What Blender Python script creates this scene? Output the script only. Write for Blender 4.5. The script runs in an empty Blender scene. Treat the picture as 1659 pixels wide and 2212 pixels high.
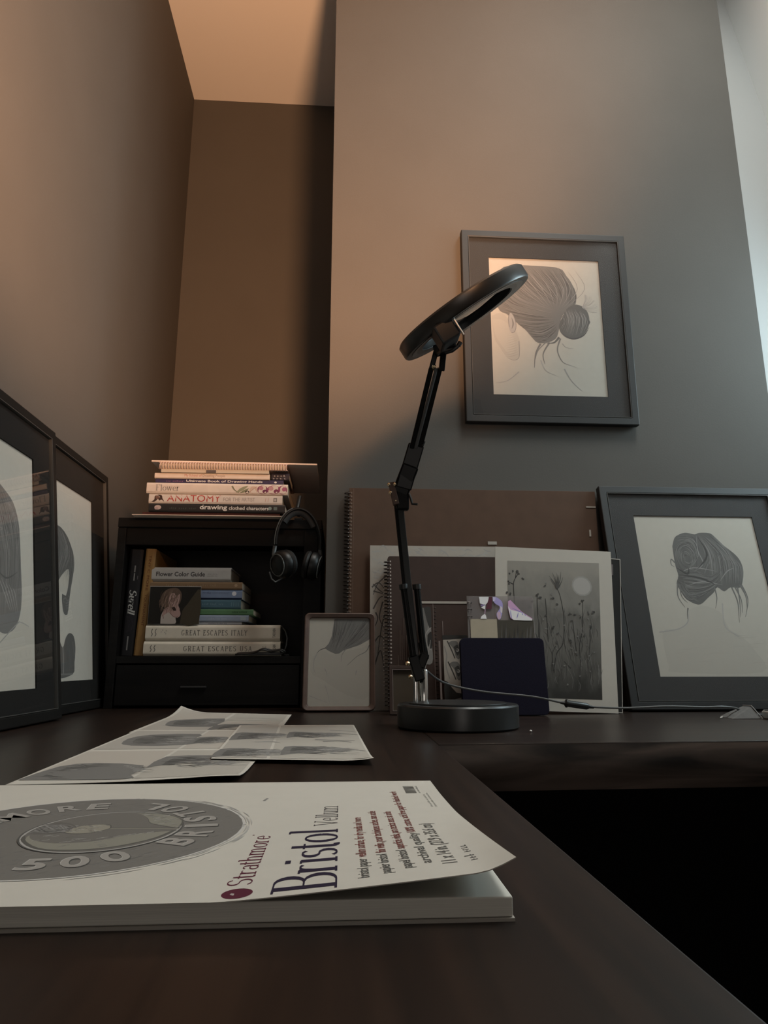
import bpy, bmesh, math, random
from mathutils import Vector, Matrix
random.seed(7)
S = bpy.context.scene
COL = S.collection
Z0 = 0.75                      # desk top height above the floor; heights below are measured from the desk top
R = math.radians

# ---------------------------------------------------------------- camera
cam = bpy.data.cameras.new('camera'); cam_o = bpy.data.objects.new('camera', cam); COL.objects.link(cam_o)
cam.sensor_fit = 'VERTICAL'; cam.sensor_height = 24.0; cam.lens = 24.0 * 1466 / 2212
cam.clip_start = 0.01
cam_o.location = (0, 0, 0.096 + Z0)
cam_o.rotation_euler = (R(90 + 12.5), 0, R(-3.563))
S.camera = cam_o

# ---------------------------------------------------------------- world, lamps, exposure
w = bpy.data.worlds.new('sky'); S.world = w; w.use_nodes = True
w.node_tree.nodes['Background'].inputs[0].default_value = (0.55, 0.75, 1.0, 1)
w.node_tree.nodes['Background'].inputs[1].default_value = 0.4
S.view_settings.view_transform = 'Standard'; S.view_settings.look = 'None'
S.view_settings.exposure = 0.0; S.view_settings.gamma = 1.0; S.view_settings.use_curve_mapping = False

def lamp(name, kind, loc, energy, col, **kw):
    d = bpy.data.lights.new(name, kind); d.energy = energy; d.color = col
    rot = kw.pop('rot', None)
    for k, v in kw.items(): setattr(d, k, v)
    o = bpy.data.objects.new(name, d); COL.objects.link(o); o.location = (loc[0], loc[1], loc[2] + Z0)
    if rot: o.rotation_euler = rot
    return o
def aim(v): return Vector(v).to_track_quat('-Z', 'Y').to_euler()
# warm spot lamp beside the camera, thrown up towards the recess on the left
lamp('spot_lamp_bulb', 'SPOT', (0.20, 0.20, 0.75), 150, (1.0, 0.50, 0.245), rot=aim((-.375, .755, .530)),
     spot_size=R(99), spot_blend=0.60, shadow_soft_size=0.09)
# cool daylight: roof window overhead, roof window on the right by the wall
lamp('skylight_daylight', 'AREA', (0.80, 0.68, 2.225), 22.5, (0.96, 0.985, 0.93), rot=(0, 0, 0), shape='RECTANGLE', size=0.42, size_y=0.62)
lamp('side_daylight', 'AREA', (1.40, 1.18, 0.90), 12, (0.74, 0.94, 1.0), rot=aim((-.80, .05, -.35)), shape='RECTANGLE', size=0.75, size_y=0.40)
lamp('rear_fill', 'AREA', (0.0, -2.12, -0.05), 6.2, (1.0, 0.91, 0.83), rot=aim((.05, 1, .12)), shape='RECTANGLE', size=0.8, size_y=0.9)  # added warm fill from behind; the rear wall has no window

# ---------------------------------------------------------------- materials
def mat(name, col, rough=0.6, metal=0.0, noise=0.0, nscale=40, bump=0.0, bscale=200, spec=0.5, stretch=None, coat=0.0):
    m = bpy.data.materials.new(name); m.use_nodes = True
    nt = m.node_tree; b = nt.nodes['Principled BSDF']
    b.inputs['Base Color'].default_value = (*col, 1); b.inputs['Roughness'].default_value = rough
    b.inputs['Metallic'].default_value = metal; b.inputs['Specular IOR Level'].default_value = spec
    b.inputs['Coat Weight'].default_value = coat
    tc = nt.nodes.new('ShaderNodeTexCoord'); mp = nt.nodes.new('ShaderNodeMapping')
    nt.links.new(tc.outputs['Object'], mp.inputs[0])
    if stretch: mp.inputs['Scale'].default_value = stretch
    if noise:
        n = nt.nodes.new('ShaderNodeTexNoise'); n.inputs['Scale'].default_value = nscale; n.inputs['Detail'].default_value = 5
        nt.links.new(mp.outputs[0], n.inputs['Vector'])
        r = nt.nodes.new('ShaderNodeValToRGB')
        r.color_ramp.elements[0].color = (*[max(0, c * (1 - noise)) for c in col], 1); r.color_ramp.elements[0].position = 0.3
        r.color_ramp.elements[1].color = (*[c * (1 + noise) for c in col], 1); r.color_ramp.elements[1].position = 0.7
        nt.links.new(n.outputs['Fac'], r.inputs[0]); nt.links.new(r.outputs[0], b.inputs['Base Color'])
    if bump:
        n2 = nt.nodes.new('ShaderNodeTexNoise'); n2.inputs['Scale'].default_value = bscale; n2.inputs['Detail'].default_value = 3
        nt.links.new(mp.outputs[0], n2.inputs['Vector'])
        bp = nt.nodes.new('ShaderNodeBump'); bp.inputs['Strength'].default_value = bump; bp.inputs['Distance'].default_value = 0.002
        nt.links.new(n2.outputs['Fac'], bp.inputs['Height']); nt.links.new(bp.outputs[0], b.inputs['Normal'])
    return m

def glass_mat(name, tint=(1, 1, 1), ior=1.35, haze=0):
    m = bpy.data.materials.new(name); m.use_nodes = True; nt = m.node_tree
    for n in list(nt.nodes):
        if n.type != 'OUTPUT_MATERIAL': nt.nodes.remove(n)
    out = nt.nodes['Material Output']
    mix = nt.nodes.new('ShaderNodeMixShader'); tr = nt.nodes.new('ShaderNodeBsdfTransparent'); gl = nt.nodes.new('ShaderNodeBsdfGlossy')
    fr = nt.nodes.new('ShaderNodeFresnel'); fr.inputs[0].default_value = ior
    tr.inputs[0].default_value = (*tint, 1); gl.inputs['Roughness'].default_value = 0.02
    ge = nt.nodes.new('ShaderNodeNewGeometry'); sb = nt.nodes.new('ShaderNodeMath'); sb.operation = 'SUBTRACT'; sb.inputs[0].default_value = 1.0
    ml = nt.nodes.new('ShaderNodeMath'); ml.operation = 'MULTIPLY'
    nt.links.new(ge.outputs['Backfacing'], sb.inputs[1]); nt.links.new(fr.outputs[0], ml.inputs[0]); nt.links.new(sb.outputs[0], ml.inputs[1])
    nt.links.new(ml.outputs[0], mix.inputs[0]); nt.links.new(tr.outputs[0], mix.inputs[1]); nt.links.new(gl.outputs[0], mix.inputs[2])
    if haze:
        df = nt.nodes.new('ShaderNodeBsdfDiffuse'); df.inputs[0].default_value = (.55, .52, .52, 1); m2 = nt.nodes.new('ShaderNodeMixShader'); m2.inputs[0].default_value = haze
        nt.links.new(mix.outputs[0], m2.inputs[1]); nt.links.new(df.outputs[0], m2.inputs[2]); nt.links.new(m2.outputs[0], out.inputs[0])
    else: nt.links.new(mix.outputs[0], out.inputs[0])
    return m

def wood_mat(name, dark, light, scale=(2, 30, 30), rough=0.42, spec=0.5):
    m = bpy.data.materials.new(name); m.use_nodes = True; nt = m.node_tree; b = nt.nodes['Principled BSDF']
    tc = nt.nodes.new('ShaderNodeTexCoord'); mp = nt.nodes.new('ShaderNodeMapping'); mp.inputs['Scale'].default_value = scale
    n = nt.nodes.new('ShaderNodeTexNoise'); n.inputs['Scale'].default_value = 3; n.inputs['Detail'].default_value = 8; n.inputs['Distortion'].default_value = 0.8
    r = nt.nodes.new('ShaderNodeValToRGB')
    r.color_ramp.elements[0].position = 0.35; r.color_ramp.elements[0].color = (*dark, 1)
    r.color_ramp.elements[1].position = 0.68; r.color_ramp.elements[1].color = (*light, 1)
    bp = nt.nodes.new('ShaderNodeBump'); bp.inputs['Strength'].default_value = 0.12; bp.inputs['Distance'].default_value = 0.001
    nt.links.new(tc.outputs['Object'], mp.inputs[0]); nt.links.new(mp.outputs[0], n.inputs['Vector'])
    nt.links.new(n.outputs['Fac'], r.inputs[0]); nt.links.new(r.outputs[0], b.inputs['Base Color'])
    nt.links.new(n.outputs['Fac'], bp.inputs['Height']); nt.links.new(bp.outputs[0], b.inputs['Normal'])
    b.inputs['Roughness'].default_value = rough; b.inputs['Specular IOR Level'].default_value = spec
    return m

def print_mat(name='printed_ink', rough=0.75):
    m = bpy.data.materials.new(name); m.use_nodes = True; nt = m.node_tree; b = nt.nodes['Principled BSDF']
    a = nt.nodes.new('ShaderNodeVertexColor'); a.layer_name = 'Col'
    nt.links.new(a.outputs[0], b.inputs['Base Color']); b.inputs['Roughness'].default_value = rough
    b.inputs['Specular IOR Level'].default_value = 0.25
    return m

M = {}
M['wall'] = mat('taupe_wall_paint', (0.096, 0.091, 0.084), 0.85, noise=0.03, nscale=6, bump=0.06, bscale=260, spec=0.3)
M['white_wall'] = mat('pale_wall_paint', (0.44, 0.45, 0.45), 0.85, bump=0.05, bscale=260, spec=0.3)
M['ceiling'] = mat('white_ceiling_paint', (0.86, 0.85, 0.83), 0.9, bump=0.04, bscale=300, spec=0.2)
M['roof'] = mat('white_roof_paint', (0.90, 0.91, 0.90), 0.9, spec=0.2)
M['floor'] = mat('dark_carpet', (0.006, 0.005, 0.005), 0.95, noise=0.3, nscale=300, spec=0.1)
M['desk'] = wood_mat('espresso_wood', (0.007, 0.0032, 0.0022), (0.021, 0.0105, 0.0065), (1.2, 22, 22), 0.36, 0.42)
M['desk_y'] = wood_mat('espresso_wood_lengthwise', (0.007, 0.0032, 0.0022), (0.021, 0.0105, 0.0065), (22, 1.2, 22), 0.36, 0.42)
M['desk_edge'] = wood_mat('espresso_edge_wood', (0.010, 0.0075, 0.006), (0.115, 0.085, 0.070), (1.6, 5, 11), 0.5)
M['black_panel'] = mat('black_panel', (0.004, 0.004, 0.004), 0.8, spec=0.1)
M['shelf'] = wood_mat('black_brown_veneer', (0.0035, 0.003, 0.003), (0.007, 0.006, 0.0055), (2, 30, 30), 0.55, 0.18)
M['frame'] = mat('charcoal_frame_lacquer', (0.013, 0.0135, 0.014), 0.55, noise=0.1, nscale=30)
M['mat_board'] = mat('charcoal_mat_board', (0.028, 0.0285, 0.029), 0.85)
M['mat_black'] = mat('black_mat_board', (0.013, 0.0125, 0.012), 0.85, spec=0.3)
M['frame_black'] = mat('black_frame_lacquer', (0.010, 0.0095, 0.009), 0.45, spec=0.4)
M['bevel'] = mat('mat_bevel_core', (0.012, 0.012, 0.012), 0.8)
M['paper'] = mat('drawing_paper', (0.42, 0.40, 0.355), 0.85, noise=0.02, nscale=90, spec=0.2)
M['lit_paper'] = mat('lit_drawing_paper', (0.56, 0.535, 0.48), 0.85, noise=0.02, nscale=90, spec=0.2)  # drawing paper made lighter, standing in for light on the left-wall frames
M['white_paper'] = mat('white_paper', (0.60, 0.575, 0.52), 0.8, noise=0.015, nscale=60, spec=0.25)
M['grey_paper'] = mat('warm_grey_paper', (0.42, 0.39, 0.35), 0.85, noise=0.03, nscale=90, spec=0.2)
M['page'] = mat('page_edges', (0.55, 0.50, 0.42), 0.9, noise=0.12, nscale=4, stretch=(1, 1, 700), spec=0.1)
M['ink'] = print_mat()
M['glass'] = glass_mat('picture_glass')
M['kraft'] = mat('brown_kraft_board', (0.105, 0.064, 0.045), 0.8, noise=0.08, nscale=25, spec=0.2)
M['dark_brown'] = mat('dark_brown_cover', (0.056, 0.036, 0.030), 0.75, noise=0.08, nscale=40, spec=0.25)
M['wire'] = mat('dark_wire', (0.02, 0.016, 0.014), 0.35, metal=0.6)
M['pale_wire'] = mat('pale_coated_wire', (0.45, 0.40, 0.37), 0.4)
M['black_plastic'] = mat('black_satin_plastic', (0.012, 0.0125, 0.013), 0.42)
M['soft_black'] = mat('soft_black_plastic', (0.0045, 0.0045, 0.0045), 0.42, spec=0.35)
M['lamp_grey'] = mat('dark_grey_satin_plastic', (0.016, 0.0175, 0.018), 0.34)
M['black_metal'] = mat('black_lacquered_metal', (0.004, 0.004, 0.004), 0.34, spec=0.16)
M['chrome'] = mat('chrome', (0.75, 0.74, 0.72), 0.12, metal=1.0)
M['brass'] = mat('brass', (0.70, 0.55, 0.36), 0.25, metal=1.0)
M['diffuser'] = mat('dark_led_diffuser', (0.045, 0.048, 0.05), 0.3)
M['lens'] = glass_mat('magnifier_glass', (0.35, 0.37, 0.38), 1.5)
M['navy'] = mat('navy_leatherette', (0.0075, 0.0065, 0.0175), 0.6, noise=0.15, nscale=300, bump=0.15, bscale=900, spec=0.14)
M['brown_frame'] = mat('brown_wood_frame', (0.085, 0.050, 0.038), 0.5, noise=0.15, nscale=50)
M['clear'] = glass_mat('clear_sleeve', (0.88, 0.86, 0.86), 1.35, haze=.22)
M['grey_fabric'] = mat('grey_felt', (0.11, 0.105, 0.10), 0.9, noise=0.1, nscale=200)
M['steel'] = mat('brushed_steel', (0.5, 0.5, 0.48), 0.35, metal=1.0)
M['white_plastic'] = mat('off_white_plastic', (0.6, 0.57, 0.52), 0.5)
M['cushion'] = mat('black_ear_cushion', (0.005, 0.005, 0.005), 0.6, bump=0.1, bscale=300)
M['grey_plastic'] = mat('grey_plastic', (0.07, 0.072, 0.072), 0.4)
def flat(name, col, rough=0.6, **k):
    if name not in M: M[name] = mat(name, col, rough, noise=0.04, nscale=60, spec=0.3, **k)
    return M[name]

# ---------------------------------------------------------------- mesh helpers
class MB:
    def __init__(s): s.v = []; s.f = []
    def add(s, vs, fs):
        n = len(s.v); s.v += [tuple(x) for x in vs]; s.f += [[i + n for i in f] for f in fs]; return s
    def box(s, x0, x1, y0, y1, z0, z1):
        return s.add([(x0,y0,z0),(x1,y0,z0),(x1,y1,z0),(x0,y1,z0),(x0,y0,z1),(x1,y0,z1),(x1,y1,z1),(x0,y1,z1)],
                     [[3,2,1,0],[4,5,6,7],[0,1,5,4],[1,2,6,5],[2,3,7,6],[3,0,4,7]])
    def prism(s, poly, y0, y1, axis='y'):
        n = len(poly)
        if axis == 'y': a = [(p[0], y0, p[1]) for p in poly]; b = [(p[0], y1, p[1]) for p in poly]
        elif axis == 'z': a = [(p[0], p[1], y0) for p in poly]; b = [(p[0], p[1], y1) for p in poly]
        else: a = [(y0, p[0], p[1]) for p in poly]; b = [(y1, p[0], p[1]) for p in poly]
        return s.add(a + b, [list(range(n)), list(range(2*n-1, n-1, -1))] + [[i, i+n, (i+1) % n + n, (i+1) % n] for i in range(n)])
    def tube(s, pts, r, n=10, closed=False, flat=None):
        pts = [Vector(p) for p in pts]; N = len(pts); rings = []
        t0 = (pts[1] - pts[0]).normalized(); up = Vector((0,0,1)) if abs(t0.z) < .9 else Vector((0,1,0))
        nrm = t0.cross(up).normalized()
        for i, p in enumerate(pts):
            if closed: t = pts[(i+1) % N] - pts[i-1]
            else: t = pts[min(i+1, N-1)] - pts[max(i-1, 0)]
            t.normalize(); nrm = (nrm - t * nrm.dot(t)).normalized(); bn = t.cross(nrm)
            rr = r[i] if isinstance(r, (list, tuple)) else r
            k2 = flat if flat else 1
            rings.append([p + nrm * rr * math.cos(2*math.pi*k/n) + bn * rr * k2 * math.sin(2*math.pi*k/n) for k in range(n)])
        vs = [q for g in rings for q in g]; fs = []
        for i in range(N if closed else N-1):
            j = (i+1) % N
            for k in range(n): fs.append([i*n+k, i*n+(k+1) % n, j*n+(k+1) % n, j*n+k])
        if not closed: fs += [list(range(n-1, -1, -1)), [(N-1)*n+k for k in range(n)]]
        return s.add(vs, fs)
    def lathe(s, prof, c=(0,0,0), ax=(0,0,1), n=48, closed=False):
        ax = Vector(ax).normalized(); c = Vector(c)
        u = ax.orthogonal().normalized(); w_ = ax.cross(u); vs = []; fs = []; P = len(prof)
        for k in range(n):
            a = 2*math.pi*k/n; d = u*math.cos(a) + w_*math.sin(a)
            for (rr, h) in prof: vs.append(c + d*rr + ax*h)
        for k in range(n):
            j = (k+1) % n
            for i in range(P if closed else P-1):
                i2 = (i+1) % P
                fs.append([k*P+i, j*P+i, j*P+i2, k*P+i2])
        return s.add(vs, fs)
    def ring(s, o, i, y0, y1):                       # rectangular frame between outer o and inner i (x0,x1,z0,z1)
        O = [(o[0],o[2]),(o[1],o[2]),(o[1],o[3]),(o[0],o[3])]; I = [(i[0],i[2]),(i[1],i[2]),(i[1],i[3]),(i[0],i[3])]
        vs = [(x,y0,z) for x,z in O] + [(x,y0,z) for x,z in I] + [(x,y1,z) for x,z in O] + [(x,y1,z) for x,z in I]; fs = []
        for k in range(4):
            j = (k+1) % 4
            fs += [[k,j,4+j,4+k],[8+j,8+k,12+k,12+j],[j,k,8+k,8+j],[4+k,4+j,12+j,12+k]]
        return s.add(vs, fs)
    def build(s, name, m, parent=None, smooth=False, bevel=0, loc=(0,0,0), seg=2):
        me = bpy.data.meshes.new(name); me.from_pydata(s.v, [], s.f)
        bm = bmesh.new(); bm.from_mesh(me); bmesh.ops.recalc_face_normals(bm, faces=bm.faces); bm.to_mesh(me); bm.free()
        me.materials.append(m); o = bpy.data.objects.new(name, me); COL.objects.link(o)
        if parent: o.parent = parent; o.location = loc
        else: o.location = (loc[0], loc[1], loc[2] + Z0)
        if smooth:
            for p in me.polygons: p.use_smooth = True
            me.set_sharp_from_angle(angle=R(38))
        if bevel:
            b = o.modifiers.new('bevel', 'BEVEL'); b.width = bevel; b.segments = seg; b.limit_method = 'ANGLE'; b.angle_limit = R(40)
        return o

def thing(name, label, cat, loc, rz=0.0, lean=0.0, roll=0.0, group=None):
    o = bpy.data.objects.new(name, None); COL.objects.link(o); o.empty_display_size = 0.02
    o.location = (loc[0], loc[1], loc[2] + Z0); o.rotation_euler = (R(-lean), R(roll), R(rz))
    o['label'] = label; o['category'] = cat
    if group: o['group'] = group
    return o
def tag(o, label, cat, group=None):
    o['label'] = label; o['category'] = cat
    if group: o['group'] = group
    return o
def struct(name, mb, m, **k):
    o = mb.build(name, m, **k); o['kind'] = 'structure'; return o

# ---------------------------------------------------------------- flat print: inked polygons and strokes on a sheet
def catmull(pts, n=10):
    if len(pts) < 3:
        return [(pts[0][0] + (pts[1][0]-pts[0][0])*t/n, pts[0][1] + (pts[1][1]-pts[0][1])*t/n) for t in range(n+1)]
    P = [pts[0]] + list(pts) + [pts[-1]]; out = []
    for i in range(1, len(P)-2):
        a, b, c, d = P[i-1], P[i], P[i+1], P[i+2]
        for t in range(n):
            t /= n; f = lambda q: 0.5*((2*b[q]) + (-a[q]+c[q])*t + (2*a[q]-5*b[q]+4*c[q]-d[q])*t*t + (-a[q]+3*b[q]-3*c[q]+d[q])*t**3)
            out.append((f(0), f(1)))
    out.append(tuple(pts[-1])); return out

class Ink:
    def __init__(s, step=5e-6, base=6e-5, k=1.0): s.k = k; s.v = []; s.f = []; s.c = []; s.step = step; s.d = base
    def poly(s, pts, col, smooth=0):
        if smooth:
            q = catmull(list(pts) + [pts[0]], smooth)[:-1]
        else: q = list(pts)
        s.d += s.step*.5; n = len(s.v); s.v += [(p[0], p[1], s.d) for p in q]; s.f.append(list(range(n, n+len(q)))); s.c.append(col); s.d += s.step; return s
    def stroke(s, pts, w0, col, w1=None, n=8, bow=False):
        q = catmull(pts, n); N = len(q); w1 = w0 if w1 is None else w1; b = len(s.v)
        for i, p in enumerate(q):
            a, c = q[max(i-1, 0)], q[min(i+1, N-1)]; dx, dy = c[0]-a[0], c[1]-a[1]; l = math.hypot(dx, dy) or 1
            t = i/(N-1); ww = w0 + (w1-w0)*t
            if bow: ww = w0*math.sin(math.pi*min(max(t, .04), .96))
            s.v += [(p[0]-dy/l*ww/2, p[1]+dx/l*ww/2, s.d), (p[0]+dy/l*ww/2, p[1]-dx/l*ww/2, s.d)]
        for i in range(N-1): s.f.append([b+2*i, b+2*i+1, b+2*i+3, b+2*i+2]); s.c.append(col)
        s.d += s.step*.04; return s
    def disc(s, x, y, r, col, ry=None, n=14):
        return s.poly([(x + r*math.cos(2*math.pi*k/n), y + (ry or r)*math.sin(2*math.pi*k/n)) for k in range(n)], col)
    def geo(s, vs, fs, col):
        n = len(s.v); s.v += [(p[0], p[1], s.d) for p in vs]
        for f in fs: s.f.append([i+n for i in f]); s.c.append(col)
        s.d += s.step; return s
    def hair(s, A, B, n, cols, w=0.0012, jit=0.1):
        A = catmull(A, 6); B = catmull(B, 6)
        for k in range(n):
            t = random.uniform(-jit, 1+jit); a0 = random.uniform(0, .35); a1 = random.uniform(.6, 1)
            pts = []
            for j in range(5):
                u = a0 + (a1-a0)*j/4; ia = min(int(u*(len(A)-1)), len(A)-1); ib = min(int(u*(len(B)-1)), len(B)-1)
                pts.append((A[ia][0]*(1-t)+B[ib][0]*t + random.gauss(0, w*.4), A[ia][1]*(1-t)+B[ib][1]*t + random.gauss(0, w*.4)))
            s.stroke(pts, w*random.uniform(.5, 1.6), random.choice(cols), n=3, bow=True)
        return s
    def build(s, name, parent, fn=None, m=None):
        fn = fn or (lambda x, y, d: (x, -d, y))
        me = bpy.data.meshes.new(name); me.from_pydata([fn(*p) for p in s.v], [], s.f)
        ca = me.color_attributes.new('Col', 'FLOAT_COLOR', 'CORNER')
        for p, c in zip(me.polygons, s.c):
            for li in p.loop_indices: ca.data[li].color = (c[0]*s.k, c[1]*s.k, c[2]*s.k, 1)
        me.materials.append(m or M['ink']); o = bpy.data.objects.new(name, me); COL.objects.link(o); o.parent = parent
        return o
def g(v): return (v*1.02, v, v*.96)
def tint(f): return (.618*f, .588*f, .522*f)            # paper tone rubbed with a little graphite
mm = lambda pts: [(a/1000, b/1000) for a, b in pts]

# ---------------------------------------------------------------- lettering
_tc = {}
def sans(txt, bold=0.0, shear=0.0):
    k = (txt, bold, shear)
    if k in _tc: return _tc[k]
    cu = bpy.data.curves.new('t', 'FONT'); cu.body = txt; cu.size = 1; cu.resolution_u = 4; cu.offset = bold; cu.shear = shear
    o = bpy.data.objects.new('t', cu); COL.objects.link(o); dg = bpy.context.evaluated_depsgraph_get()
    me = bpy.data.meshes.new_from_object(o.evaluated_get(dg))
    vs = [(v.co.x, v.co.y) for v in me.vertices]; fs = [list(p.vertices) for p in me.polygons]
    bpy.data.objects.remove(o); bpy.data.curves.remove(cu); bpy.data.meshes.remove(me)
    x0 = min(v[0] for v in vs); x1 = max(v[0] for v in vs)
    out = ([((x-x0)/(x1-x0), y/0.69) for x, y in vs], fs); _tc[k] = out; return out

def arc(cx, cy, rx, ry, a0, a1, n=9):
    return [(cx + rx*math.cos(R(a0+(a1-a0)*k/n)), cy + ry*math.sin(R(a0+(a1-a0)*k/n))) for k in range(n+1)]
X_ = 0.64
def _n_arch(x0, x1): return [(x0, X_*.55)] + arc((x0+x1)/2, X_*.62, (x1-x0)/2, X_*.38, 170, 0, 7) + [(x1, 0)]
# glyph: (advance, strokes); a stroke is (points, weight or None for pen contrast); serifs: (x, y, half-width)
GL = {
 'B': (.66, [([(.14,0),(.14,1)],0), ([(.14,1),(.34,1)]+arc(.34,.76,.20,.24,90,-90)+[(.14,.52)],None), ([(.14,.52),(.36,.52)]+arc(.36,.26,.24,.26,90,-90)+[(.14,0)],None)], [(.10,0,.10),(.10,1,.10)]),
 'S': (.58, [(arc(.29,.75,.20,.24,35,265,10)+arc(.29,.26,.22,.26,85,-145,10)[0:],None)], [(.46,.86,.03),(.10,.12,.03)]),
 's': (.44, [(arc(.22,.48,.15,.16,35,265,8)+arc(.22,.165,.16,.165,85,-145,8),None)], []),
 'r': (.42, [([(.12,0),(.12,X_)],0), ([(.12,X_*.6)]+arc(.28,X_*.72,.14,X_*.26,160,50,5),None)], [(.12,0,.11),(.09,X_,.07)]),
 'i': (.28, [([(.14,0),(.14,X_)],0), ([(.14,.82),(.14,.92)],1)], [(.14,0,.11),(.10,X_,.07)]),
 't': (.34, [([(.14,.88),(.14,.12)]+arc(.23,.10,.09,.10,180,300,4),0)], [(.16,X_,.14)]),
 'o': (.54, [(arc(.27,X_/2,.20,X_/2,0,360,18),None)], []),
 'l': (.28, [([(.14,0),(.14,1)],0)], [(.14,0,.11),(.10,1,.07)]),
 'e': (.50, [([(.09,X_*.52),(.43,X_*.52)]+arc(.26,X_/2,.18,X_/2,8,320,14),None)], []),
 'u': (.58, [([(.14,X_)]+[(.14,X_*.35)]+arc(.28,X_*.35,.14,X_*.35,180,360,7),None), ([(.42,X_),(.42,0)],0)], [(.10,X_,.07),(.38,X_,.07),(.46,0,.07)]),
 'm': (.86, [([(.12,0),(.12,X_)],0), (_n_arch(.12,.41),None), (_n_arch(.41,.70),None), ([(.41,0),(.41,X_*.6)],0), ([(.70,0),(.70,X_*.6)],0)], [(.12,0,.10),(.41,0,.10),(.70,0,.10),(.09,X_,.07)]),
 'a': (.48, [(arc(.24,X_*.72,.15,X_*.28,150,0,7)+[(.39,.04),(.44,0)],None), (arc(.23,X_*.28,.16,X_*.28,60,330,10),None)], []),
 'h': (.58, [([(.12,0),(.12,1)],0), (_n_arch(.12,.44),None), ([(.44,0),(.44,X_*.6)],0)], [(.12,0,.10),(.44,0,.10),(.08,1,.07)]),
 'w': (.74, [([(.08,X_),(.23,0)],.9), ([(.23,0),(.37,X_)],.25), ([(.37,X_),(.51,0)],.9), ([(.51,0),(.66,X_)],.25)], [(.08,X_,.08),(.37,X_,.08),(.66,X_,.08)]),
 'V': (.66, [([(.08,1),(.33,0)],.9), ([(.33,0),(.58,1)],.25)], [(.08,1,.10),(.58,1,.10)]),
 'F': (.58, [([(.14,0),(.14,1)],0), ([(.14,1),(.52,1),(.52,.84)],None), ([(.14,.53),(.40,.53)],None)], [(.14,0,.12),(.10,1,.10)]),
 'G': (.74, [(arc(.38,.5,.29,.5,40,325,16)+[(.62,.42)],None)], [(.60,.42,.10)]),
 'R': (.70, [([(.14,0),(.14,1)],0), ([(.14,1),(.36,1)]+arc(.36,.76,.20,.24,90,-90)+[(.14,.52)],None), ([(.34,.52),(.62,0)],.9)], [(.14,0,.11),(.10,1,.10),(.64,0,.07)]),
 'E': (.60, [([(.14,0),(.14,1)],0), ([(.14,1),(.52,1),(.52,.84)],None), ([(.14,.52),(.42,.52)],None), ([(.14,0),(.54,0),(.54,.18)],None)], [(.10,0,.10),(.10,1,.10)]),
 'A': (.70, [([(.08,0),(.34,1)],.25), ([(.34,1),(.60,0)],.9), ([(.18,.36),(.50,.36)],None)], [(.08,0,.09),(.60,0,.09)]),
 'T': (.62, [([(.31,0),(.31,1)],0), ([(.05,.84),(.05,1),(.57,1),(.57,.84)],None)], [(.31,0,.12)]),
 'C': (.68, [(arc(.36,.5,.28,.5,45,315,16),None)], [(.57,.82,.03)]),
 'P': (.60, [([(.14,0),(.14,1)],0), ([(.14,1),(.34,1)]+arc(.34,.74,.21,.26,90,-90)+[(.14,.48)],None)], [(.14,0,.12),(.10,1,.10)]),
 'I': (.30, [([(.15,0),(.15,1)],0)], [(.15,0,.12),(.15,1,.12)]),
 'L': (.56, [([(.14,0),(.14,1)],0), ([(.14,0),(.52,0),(.52,.18)],None)], [(.14,1,.12),(.10,0,.10)]),
 'Y': (.64, [([(.06,1),(.32,.46)],.9), ([(.58,1),(.32,.46)],.25), ([(.32,.46),(.32,0)],0)], [(.06,1,.09),(.58,1,.09),(.32,0,.12)]),
 'U': (.70, [([(.14,1),(.14,.3)]+arc(.35,.3,.21,.3,180,360,9)+[(.56,1)],None)], [(.14,1,.11),(.56,1,.09)]),
 ' ': (.34, [], []),
}
def serif(txt, thick=.11, thin=.035, track=0.0, shear=0.0):
    k = (txt, thick, thin, track, shear)
    if k in _tc: return _tc[k]
    vs = []; fs = []; x = 0
    for ch in txt:
        adv, st, sf = GL[ch]
        for pts, wt in st:
            b = len(vs); N = len(pts)
            for i, p in enumerate(pts):
                a, c = pts[max(i-1, 0)], pts[min(i+1, N-1)]; dx, dy = c[0]-a[0], c[1]-a[1]; l = math.hypot(dx, dy) or 1
                if wt == 0 or wt == 1: ww = thick*(1.2 if wt else 1)
                elif wt: ww = thin + (thick-thin)*wt
                else: ww = thin + (thick-thin)*(abs(dy)/l)**1.5
                vs += [(x+p[0]-dy/l*ww/2, p[1]+dx/l*ww/2), (x+p[0]+dy/l*ww/2, p[1]-dx/l*ww/2)]
            for i in range(N-1): fs.append([b+2*i, b+2*i+1, b+2*i+3, b+2*i+2])
        for sx, sy, hw in sf:
            b = len(vs); o = thin*.5; y0 = sy - o if sy < .5 else sy - thin*.9; y1 = y0 + thin*1.4
            vs += [(x+sx-hw, y0), (x+sx+hw, y0), (x+sx+hw, y1), (x+sx-hw, y1)]; fs.append([b, b+1, b+2, b+3])
        x += adv + track
    if shear: vs = [(a + b*shear, b) for a, b in vs]
    x0 = min(v[0] for v in vs); x1 = max(v[0] for v in vs)
    out = ([((a-x0)/(x1-x0), b) for a, b in vs], fs); _tc[k] = out; return out

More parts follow.
